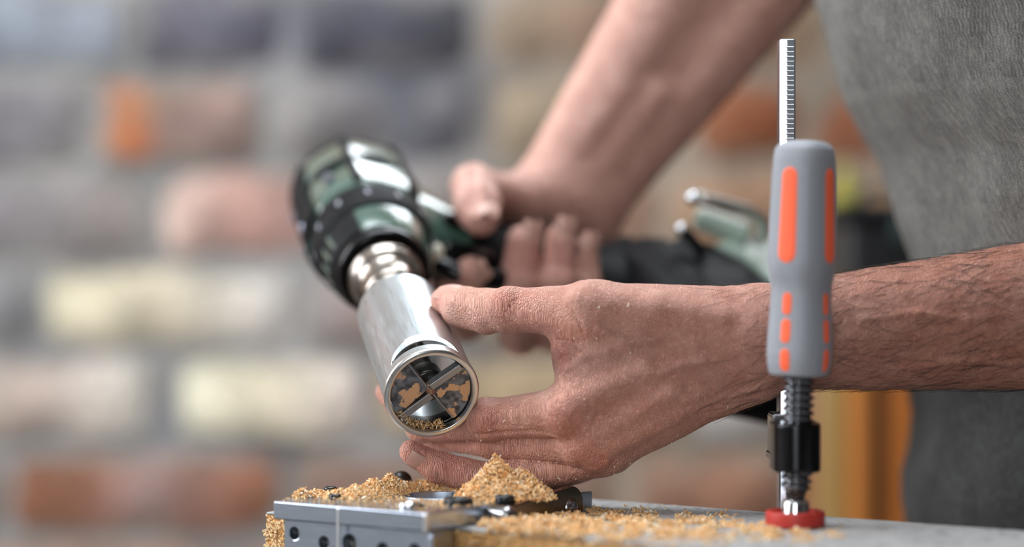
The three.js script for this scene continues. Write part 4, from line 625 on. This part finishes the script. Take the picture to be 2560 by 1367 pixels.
// ------------------------------------------------------------------ the clamp
{
  const foot = P(1988, 1322, 1.05), g = thing('bar_clamp', 'upright screw clamp with orange-inlaid grey handle and red pad pressing on the board', 'clamp', V(foot.x, TOP, foot.z));
  const top = P(2011, 350, 1.05), lean = V(top.x - foot.x, top.y - TOP, 0).normalize(), sq = new THREE.Quaternion().setFromUnitVectors(V(0, 1, 0), lean), at = (py) => (1322 - py) / F * 1.05 / Math.cos(0.02); // height along the spindle of a photograph row
  const px = 1.05 / F, tip = (q) => q.applyQuaternion(sq), ln = (pts, seg = 72) => lathe(pts.map(([r, y]) => [r * px, at(y)]), seg);
  part('pressure_pad', lathe([[0, 0], [70, 0], [74, 3], [74, 34], [71, 38], [64, 38], [60, 34], [52, 20], [0, 18]].map(([r, y]) => [r * px, y * px + 0.0004]), 72), mat(srgb(176, 44, 34), 0.5), g).userData.label = 'red rubber pad';
  part('ball_joint', tip(ln([[0, 1308], [38, 1306], [37, 1294], [34, 1280], [33, 1262], [30, 1256], [24, 1252], [0, 1252]], 48)), chromeMat, g);
  // threaded spindle: a helical ridge
  const threadGeo = (y0, y1, r0, r1) => { const pos = [], ind = [], pitch = 19 * px, seg = 36, n = Math.ceil((at(y1) - at(y0)) / pitch * 14), H = at(y1) - at(y0); for (let j = 0; j <= n; j++) for (let i = 0; i <= seg; i++) { const a = i / seg * Math.PI * 2, y = at(y0) + H * j / n, ph = ((y / pitch + i / seg) % 1 + 1) % 1, w = 0.5 + 0.5 * Math.cos(ph * Math.PI * 2), rr0 = lerp(r0, r1, Math.pow(w, 0.75)) * px; pos.push(Math.cos(a) * rr0, y, -Math.sin(a) * rr0); } for (let j = 0; j < n; j++) for (let i = 0; i < seg; i++) { const a = j * (seg + 1) + i, b = a + seg + 1; ind.push(a, a + 1, b, b, a + 1, b + 1); } const q = new THREE.BufferGeometry(); q.setAttribute('position', new THREE.Float32BufferAttribute(pos, 3)); q.setIndex(ind); q.computeVertexNormals(); return q; };
  const spin = mat(srgb(126, 128, 132), 0.24, 1);
  const sp = part('spindle', tip(mergeGeometries([threadGeo(1225, 935, 29, 40)])), spin, g);
  part('spindle_neck', tip(ln([[0, 1262], [23, 1262], [22, 1246], [25, 1236], [33, 1224], [0, 1222]], 40)), darkSteel, g);
  // sliding arm: nut housing in front, bracket round the bar behind
  const nut = part('sliding_arm', (() => { const s = new THREE.Shape(), w = 54 * px, d = 46 * px; s.moveTo(-w, -d * 1.9); s.lineTo(w, -d * 1.9); s.lineTo(w, -d * 0.2); s.absellipse(0, -d * 0.2, w, d * 1.15, 0, Math.PI, false, 0); s.lineTo(-w, -d * 1.9); return new THREE.ExtrudeGeometry(s, { depth: at(1070) - at(1178), bevelEnabled: true, bevelThickness: 7 * px, bevelSize: 5 * px, bevelSegments: 4, curveSegments: 48 }).rotateX(-Math.PI / 2).scale(1, 1, -1).translate(0, at(1178), 0); })(), glossBlack, g);
  { const q = nut.geometry, a = q.attributes.position.array; for (let t = 0; t < a.length; t += 9) for (let k = 0; k < 3; k++) { const b = a[t + 3 + k]; a[t + 3 + k] = a[t + 6 + k]; a[t + 6 + k] = b; } q.computeVertexNormals(); q.translate(lean.x / lean.y * at(1120), 0, 0); }
  const barX = (1969 - 1280) / F * 1.098 - foot.x, barZ = CAM.z - 1.098 - foot.z;
  part('arm_bracket', merge([rbox(0.0035, at(1060) - at(1168), 0.02, 0.0008, barX - 0.0064, (at(1060) + at(1168)) / 2, barZ + 0.004), rbox(0.016, 0.0025, 0.02, 0.0008, barX, at(1062), barZ + 0.006), rbox(0.016, 0.003, 0.022, 0.0008, barX - 0.001, at(1166), barZ + 0.006), rbox(0.0035, at(1060) - at(1168), 0.02, 0.0008, barX + 0.0068, (at(1060) + at(1168)) / 2, barZ + 0.004)]), steelMat, g);
  // bar with a toothed face
  const yTop = P(1969, 102, 1.098).y - TOP, yBot = -0.14, bw = 0.0061, bd = 0.012;
  const barShape = new THREE.Shape([[-bw / 2, -bd], [bw / 2, -bd], [bw / 2, -0.0008], [bw / 2 - 0.0006, 0], [-0.0004, 0], [-bw / 2 + 0.0004, -0.00042], [-bw / 2, -0.0009]].map((p) => new THREE.Vector2(...p)));
  const barG = new THREE.ExtrudeGeometry(barShape, { depth: yTop - yBot, bevelEnabled: true, bevelThickness: 0.0006, bevelSize: 0.0004, bevelSegments: 3 }).rotateX(-Math.PI / 2).scale(1, 1, -1);
  { const p = barG.attributes.position; const a = p.array; for (let t = 0; t < a.length; t += 9) for (let k = 0; k < 3; k++) { const b = a[t + 3 + k]; a[t + 3 + k] = a[t + 6 + k]; a[t + 6 + k] = b; } barG.computeVertexNormals(); barG.translate(barX, yBot, barZ); }
  const bar = part('bar', barG, mat(srgb(188, 196, 206), 0.2, 1), g);
  const teeth = []; for (let y = yBot + 0.004; y < yTop - 0.0025; y += 0.0021) { const t = new THREE.CylinderGeometry(0.00052, 0.00052, 0.0032, 8).rotateZ(Math.PI / 2).translate(barX + 0.0009, y, barZ + 0.0001); teeth.push(t); }
  const tm = part('bar_teeth', merge(teeth), mat(srgb(210, 216, 224), 0.18, 1), bar);
  part('bar_groove', box(0.0030, yTop - yBot - 0.004, 0.0004, barX + 0.0009, (yTop + yBot) / 2, barZ + 0.0001), mat(srgb(74, 78, 84), 0.4, 0.8), bar);
  // lower jaw that reaches under the board
  part('fixed_jaw', merge([rbox(0.012, 0.022, 0.062, 0.003, barX, -0.105, barZ + 0.018), rbox(0.02, 0.02, 0.02, 0.004, barX, -0.0887, barZ + 0.04)]), glossBlack, g);
  // handle: rounded square section, swelling at the top
  const prof = [[40, 943], [64, 944], [72, 938], [77, 915], [79, 890], [78, 850], [75, 800], [73, 760], [72, 728], [74, 712], [79, 690], [82, 668], [82, 640], [79, 540], [76, 440], [74, 400], [70, 378], [60, 366], [46, 360], [24, 357], [0, 356]];
  const hr = (y) => pw(prof.slice().reverse().map(([r, yy]) => [yy, r]).filter(([yy]) => yy > 356), y);
  const squ = (a) => 1 / Math.pow(Math.pow(Math.abs(Math.cos(a)), 3) + Math.pow(Math.abs(Math.sin(a)), 3), 1 / 3) * 0.955;
  const prof2 = []; for (let i = 0; i < prof.length - 1; i++) for (let k = 0; k < 4; k++) prof2.push([lerp(prof[i][0], prof[i + 1][0], k / 4), lerp(prof[i][1], prof[i + 1][1], k / 4)]); prof2.push(prof[prof.length - 1]);
  const hg = ln(prof2, 120); const A45 = 0.62; // where the corners of the section point
  { const p = hg.attributes.position; for (let i = 0; i < p.count; i++) { const x = p.getX(i), z = p.getZ(i), a = Math.atan2(z, x) - A45, k = lerp(1, squ(a), 0.8); p.setX(i, x * k); p.setZ(i, z * k); } hg.computeVertexNormals(); }
  const gripTex = tex(256, (u, v) => 0.5 + 0.3 * (n128(u, v) - 0.5) + 0.2 * (n64(u, v) - 0.5), false);
  const hc = tip(hg); const handle = part('handle', creased(mergeVertices((() => { hc.deleteAttribute('normal'); hc.deleteAttribute('uv'); return hc; })(), 1e-7), 0.9), mat(srgb(142, 145, 151), 0.6, 0, { specularIntensity: 0.7 }), g);
  const orange = mat(srgb(250, 106, 68), 0.5, 0, { specularIntensity: 0.5 });
  // inlays: rounded strips that follow the handle's surface
  const inlay = (a0, y0, y1, half0, half1) => { const NJ = 36, NI = 10, pos = [], ind = []; for (let layer = 0; layer < 2; layer++) for (let j = 0; j <= NJ; j++) for (let i = 0; i <= NI; i++) { const t = j / NJ, y = lerp(y0, y1, t), u = i / NI * 2 - 1, hw = lerp(half0, half1, t), end = Math.min((y - y0), (y1 - y)) / hw, cap = end < 1 ? Math.sqrt(Math.max(0, 1 - (1 - end) ** 2)) : 1, r0 = hr(y), a = a0 + u * cap * hw / r0, k = lerp(1, squ(a - A45), 0.8), lift = layer ? -2 : 1.3 - 2.2 * Math.pow(Math.abs(u), 6) - (end < 0.25 ? (0.25 - end) * 6 : 0), r = (r0 * k + lift) * px; pos.push(Math.cos(a) * r, at(y), Math.sin(a) * r); } const M = (NI + 1) * (NJ + 1), id = (l, j, i) => l * M + j * (NI + 1) + i; for (let j = 0; j < NJ; j++) for (let i = 0; i < NI; i++) { ind.push(id(0, j, i), id(0, j, i + 1), id(0, j + 1, i), id(0, j, i + 1), id(0, j + 1, i + 1), id(0, j + 1, i), id(1, j, i), id(1, j + 1, i), id(1, j, i + 1), id(1, j, i + 1), id(1, j + 1, i), id(1, j + 1, i + 1)); } for (let j = 0; j < NJ; j++) for (const i of [0, NI]) ind.push(id(0, j, i), id(0, j + 1, i), id(1, j, i), id(1, j, i), id(0, j + 1, i), id(1, j + 1, i)); const q = new THREE.BufferGeometry(); q.setAttribute('position', new THREE.Float32BufferAttribute(pos, 3)); q.setIndex(ind); q.computeVertexNormals(); return tip(q); };
  for (let k = 0; k < 4; k++) { // angle 0 looks along +x, a quarter turn towards the camera
    const a = 0.62 + k * Math.PI / 2 + Math.PI / 2 * 0;
    part('handle_inlay', inlay(a, 424, 664, 24, 29), orange, g);
    for (const [y0, y1, h] of [[735, 792, 15], [800, 862, 16], [874, 932, 16]]) part('handle_inlay', inlay(a, y0, y1, h, h), orange, g);
  }
  // faint moulded scale on each face of the handle
  const marks = []; for (let k = 0; k < 4; k++) { const a = 0.62 + Math.PI / 4 + k * Math.PI / 2; for (let i = 0; i < 8; i++) { const y = 432 + i * 31, r = hr(y) * lerp(1, squ(Math.PI / 4), 0.8) * px; marks.push(rbox(0.0004, 2.4 * px, 26 * px, 0.00018, r * 0.978, at(y), 0, 1).rotateY(-a)); if (i < 7) marks.push(rbox(0.0004, 26 * px, 2 * px, 0.00018, r * 0.978, at(y + 16), 14 * px, 1).rotateY(-a)); } for (let i = 0; i < 4; i++) { const y = 770 + i * 26, r = hr(y) * lerp(1, squ(Math.PI / 4), 0.8) * px; marks.push(rbox(0.0004, 2.2 * px, 22 * px, 0.00018, r * 0.978, at(y), 0, 1).rotateY(-a)); } }
  part('moulded_scale', tip(merge(marks)), mat(srgb(154, 158, 166), 0.55), handle);
}
// ------------------------------------------------------------------ sawdust
function flakes(n, place, name, label, s0, s1) {
  const flake = (() => { const q = new THREE.BoxGeometry(1, 0.22, 0.5, 3, 1, 1), p = q.attributes.position; for (let i = 0; i < p.count; i++) { const x = p.getX(i); p.setY(i, p.getY(i) + 0.5 * (x * x - 0.1)); p.setZ(i, p.getZ(i) * (1.1 - 0.8 * Math.abs(x)) + 0.2 * x * x); } q.computeVertexNormals(); return q; })();
  const m = new THREE.InstancedMesh(flake, mat(0xffffff, 0.85), n), o = new THREE.Object3D(), c = new THREE.Color();
  for (let i = 0; i < n; i++) {
    o.position.copy(place(i)); o.rotation.set(rr(0, 6.3), rr(0, 6.3), rr(0, 6.3)); const s = rr(s0, s1) * (rnd() < 0.12 ? 1.7 : 1.15) * MM; o.scale.set(s * rr(0.8, 1.7), s * rr(0.6, 1.2), s * rr(0.5, 1.1)); o.updateMatrix(); m.setMatrixAt(i, o.matrix);
    const k = rnd(), w = rr(0.8, 1.15); c.copy(srgb(...(k < 0.55 ? [228, 184, 128] : k < 0.75 ? [238, 206, 160] : k < 0.86 ? [220, 160, 92] : k < 0.96 ? [244, 232, 212] : [164, 122, 84]))).multiplyScalar(w); c.r = Math.min(c.r, 0.9); c.g = Math.min(c.g, 0.9); m.setColorAt(i, c);
  }
  stuff(m, name, label, 'sawdust'); return m;
}
const uvPix = (px, py, h) => { const Z = (CAM.y - h) * F / (py - 600); return P(px, py, Z); };
const gauss = () => (rnd() + rnd() + rnd() + rnd() - 2) * 0.9;
const heapAt = (c, r, h, pow = 1.1) => () => { const a = rnd() * 6.283, d = Math.sqrt(rnd()) * 1.0, lump = 1 + 0.22 * N3(Math.cos(a) * 2, Math.sin(a) * 2, d * 4), H = h * Math.pow(Math.max(0, 1 - d), pow) * lump; return V(c.x + Math.cos(a) * d * r, c.y + H * (rnd() < 0.75 ? rr(0.9, 1) : rnd()), c.z + Math.sin(a) * d * r * 0.8); };
{
  const h1 = heapAt(uvPix(1242, 1246, PLATE), 0.0185, 0.0185, 0.95), h2 = heapAt(uvPix(1300, 1246, PLATE), 0.0155, 0.0135, 0.8), h3 = heapAt(uvPix(1335, 1240, PLATE), 0.010, 0.005, 0.8), h4 = heapAt(uvPix(1215, 1250, PLATE), 0.012, 0.009, 0.8);
  flakes(9500, () => { const k = rnd(); return k < 0.46 ? h1() : k < 0.74 ? h2() : k < 0.87 ? h3() : h4(); }, 'sawdust_heap', 'tall cone of tan sawdust on the jig below the palm', 0.6, 1.6);
  const mounds = [[935, 1240, 0.0095, 0.0078, 2400], [975, 1236, 0.0085, 0.0095, 1600], [890, 1244, 0.0085, 0.0058, 1500], [850, 1244, 0.008, 0.004, 800], [800, 1238, 0.008, 0.0022, 500], [757, 1243, 0.0045, 0.0042, 300], [1060, 1222, 0.018, 0.004, 1300], [1000, 1228, 0.01, 0.005, 900], [1150, 1222, 0.014, 0.0032, 800]].map(([x, y, r, h, n]) => [heapAt(uvPix(x, y, PLATE), r, h, 0.8), n]);
  const tot = mounds.reduce((s, m) => s + m[1], 0);
  flakes(tot, () => { let k = rnd() * tot, i = 0; while (k > mounds[i][1] && i < mounds.length - 1) { k -= mounds[i][1]; i++; } return mounds[i][0](); }, 'sawdust_ridge', 'low ragged ridge of sawdust round the hole in the jig plate', 0.55, 1.6);
  flakes(2600, () => { for (;;) { const u = rr(-82, -1), v = rr(1, 102), d = Math.hypot(u + 37, v - 57); if (d < 17.5 || rnd() > 0.25 + 0.75 * sstep(10, 40, v)) continue; return onBoard(u, v, PLATE + rr(0, 0.0009)); } }, 'sawdust_layer', 'thin layer of loose sawdust over the top of the aluminium jig', 0.35, 1.0);
  flakes(11000, () => { for (;;) { const px = rr(1195, 2120), py = rr(1262, 1400), p = uvPix(px, py, TOP), q = V(p.x - C0.x, 0, p.z - C0.z), v = q.dot(VX) / MM, u = q.dot(UX) / MM; if (v < FRONT - (px < 1750 ? 1.5 : -2) || v > BACK - 3 || (u < 4 && v < 108)) continue; const dens = Math.exp(-(((py - pw([[1200, 1338], [1500, 1318], [2120, 1334]], px)) / pw([[1200, 46], [1600, 30], [2120, 14]], px)) ** 2)) * pw([[1195, 1.1], [1400, 1], [1560, 0.55], [1900, 0.4], [2000, 0.22], [2120, 0.05]], px) * sstep(-0.35 + 0.0004 * (px - 1200), 0.5, fbm(p.x * 85, p.z * 85, 0)); if (rnd() > dens) continue; return p.setY(TOP + rr(0, 0.0034) * dens); } }, 'sawdust_drift', 'loose drift of sawdust along the grey board beside the red pad', 0.6, 1.9);
  const sc = A0.clone(); // chips caught in the mouth of the sleeve
  flakes(420, () => { const a = rr(-2.3, -0.95), r = rr(15.2, 18.0), z = rr(1.5, 6); return A0.clone().addScaledVector(GX, Math.cos(a) * r * MM).addScaledVector(GZ, Math.sin(a) * r * MM).addScaledVector(AX, z * MM); }, 'sawdust_plug', 'small crescent of sawdust caught in the mouth of the sleeve', 0.3, 0.9);
  // specks on the back of the hand
  const p = leftGeo.attributes.position, n = leftGeo.attributes.normal, spots = [], x0 = L(1150, 0).x, x1 = L(1900, 0).x;
  while (spots.length < 300) { const i = Math.floor(rnd() * p.count); if (p.getX(i) < x0 || p.getX(i) > x1 || n.getZ(i) < 0.2 || rnd() > 0.15 + sstep(1800, 1250, 1280 + p.getX(i) * 5700)) continue; spots.push(V(p.getX(i), p.getY(i), p.getZ(i)).addScaledVector(V(n.getX(i), n.getY(i), n.getZ(i)), 0.0001)); }
  const sm = new THREE.InstancedMesh(new THREE.BoxGeometry(1, 0.4, 0.5), mat(srgb(248, 236, 214), 0.8), spots.length), o = new THREE.Object3D();
  spots.forEach((q, i) => { o.position.copy(q); o.rotation.set(rr(0, 6), rr(0, 6), rr(0, 6)); const s = (rnd() < 0.1 ? rr(0.5, 0.8) : rr(0.12, 0.3)) * MM; o.scale.set(s * rr(0.8, 2.4), s, s); o.updateMatrix(); sm.setMatrixAt(i, o.matrix); });
  stuff(sm, 'sawdust_specks', 'pale specks of sawdust on the back of the gripping hand', 'sawdust');
}
// ------------------------------------------------------------------ behind the man: cupboard, case and odds and ends by the brick wall
{
  const Z = 1.72, a = P(2052, 900, Z), g = thing('cupboard', 'low cupboard of orange varnished boards standing by the brick wall behind the man', 'cupboard', V(a.x, 0, CAM.z - Z));
  const woodTex = tex(256, (u, v) => { const q = 0.9 + 0.2 * (n8(u * 3, v * 0.5) - 0.5) + 0.2 * (n64(u, v * 0.06) - 0.5); return [q, q, q]; });
  const H = 0.985, wood = (c) => mat(srgb(...c), 0.45, 0, { map: woodTex, clearcoat: 0.2, clearcoatRoughness: 0.3 });
  const xs = [[2050, 2112, [204, 166, 96], 0.012], [2113, 2172, [232, 146, 66], 0.016], [2172, 2212, [150, 114, 80], -0.012], [2213, 2300, [214, 126, 50], 0.012], [2302, 2420, [190, 110, 46], 0.012], [2422, 2560, [184, 104, 42], 0.012]];
  for (const [p0, p1, c, z] of xs) { const w = (p1 - p0) / F * Z, x = ((p0 + p1) / 2 - 2050) / F * Z; part('front_board', rbox(w - 0.0006, H - 0.08, 0.018, 0.003, x, (H - 0.08) / 2 + 0.05, z - 0.009), wood(c), g); }
  const wAll = 510 / F * Z;
  part('carcass', box(wAll - 0.004, H - 0.05, 0.19, wAll / 2, (H - 0.05) / 2 + 0.03, -0.12), wood([150, 100, 56]), g);
  part('top_board', rbox(wAll + 0.02, 0.024, 0.235, 0.004, wAll / 2, H - 0.012, -0.105), wood([176, 120, 70]), g);
  part('plinth', box(wAll - 0.03, 0.05, 0.17, wAll / 2, 0.025, -0.115), wood([90, 66, 46]), g);
  const b = P(2185, 640, 1.78), c = thing('tool_case', 'black hard tool case with rounded top on the low cupboard', 'case', V(b.x, H, CAM.z - 1.78));
  part('case_body', rbox(0.062, 0.05, 0.13, 0.01, 0, 0.025, 0), blackMat, c);
  part('case_lid', rbox(0.064, 0.018, 0.134, 0.007, -0.001, 0.052, 0), rubberMat, c);
  part('handle', tube([V(-0.018, 0.058, 0.05), V(-0.014, 0.068, 0.05), V(0.014, 0.068, 0.05), V(0.018, 0.058, 0.05)], 0.003, 24, 8), blackMat, c);
  part('latch', rbox(0.01, 0.016, 0.004, 0.001, 0.01, 0.044, 0.067), mat(srgb(60, 80, 78), 0.4), c);
  const d = P(2112, 480, 1.86), e = thing('glue_bottle', 'yellow-green plastic bottle on the low cupboard beside the tool case', 'bottle', V(d.x, H, CAM.z - 1.86));
  const by = d.y - H;
  part('bottle_body', lathe([[0, 0], [0.012, 0], [0.0135, 0.002], [0.0135, by - 0.008], [0.010, by + 0.002], [0.006, by + 0.006], [0.006, by + 0.01]], 32), mat(srgb(140, 134, 28), 0.45), e);
  part('cap', lathe([[0, by + 0.02], [0.0045, by + 0.019], [0.0065, by + 0.008], [0.0065, by + 0.006]], 24), mat(srgb(150, 140, 40), 0.5), e);
}
renderer.render(scene, camera);
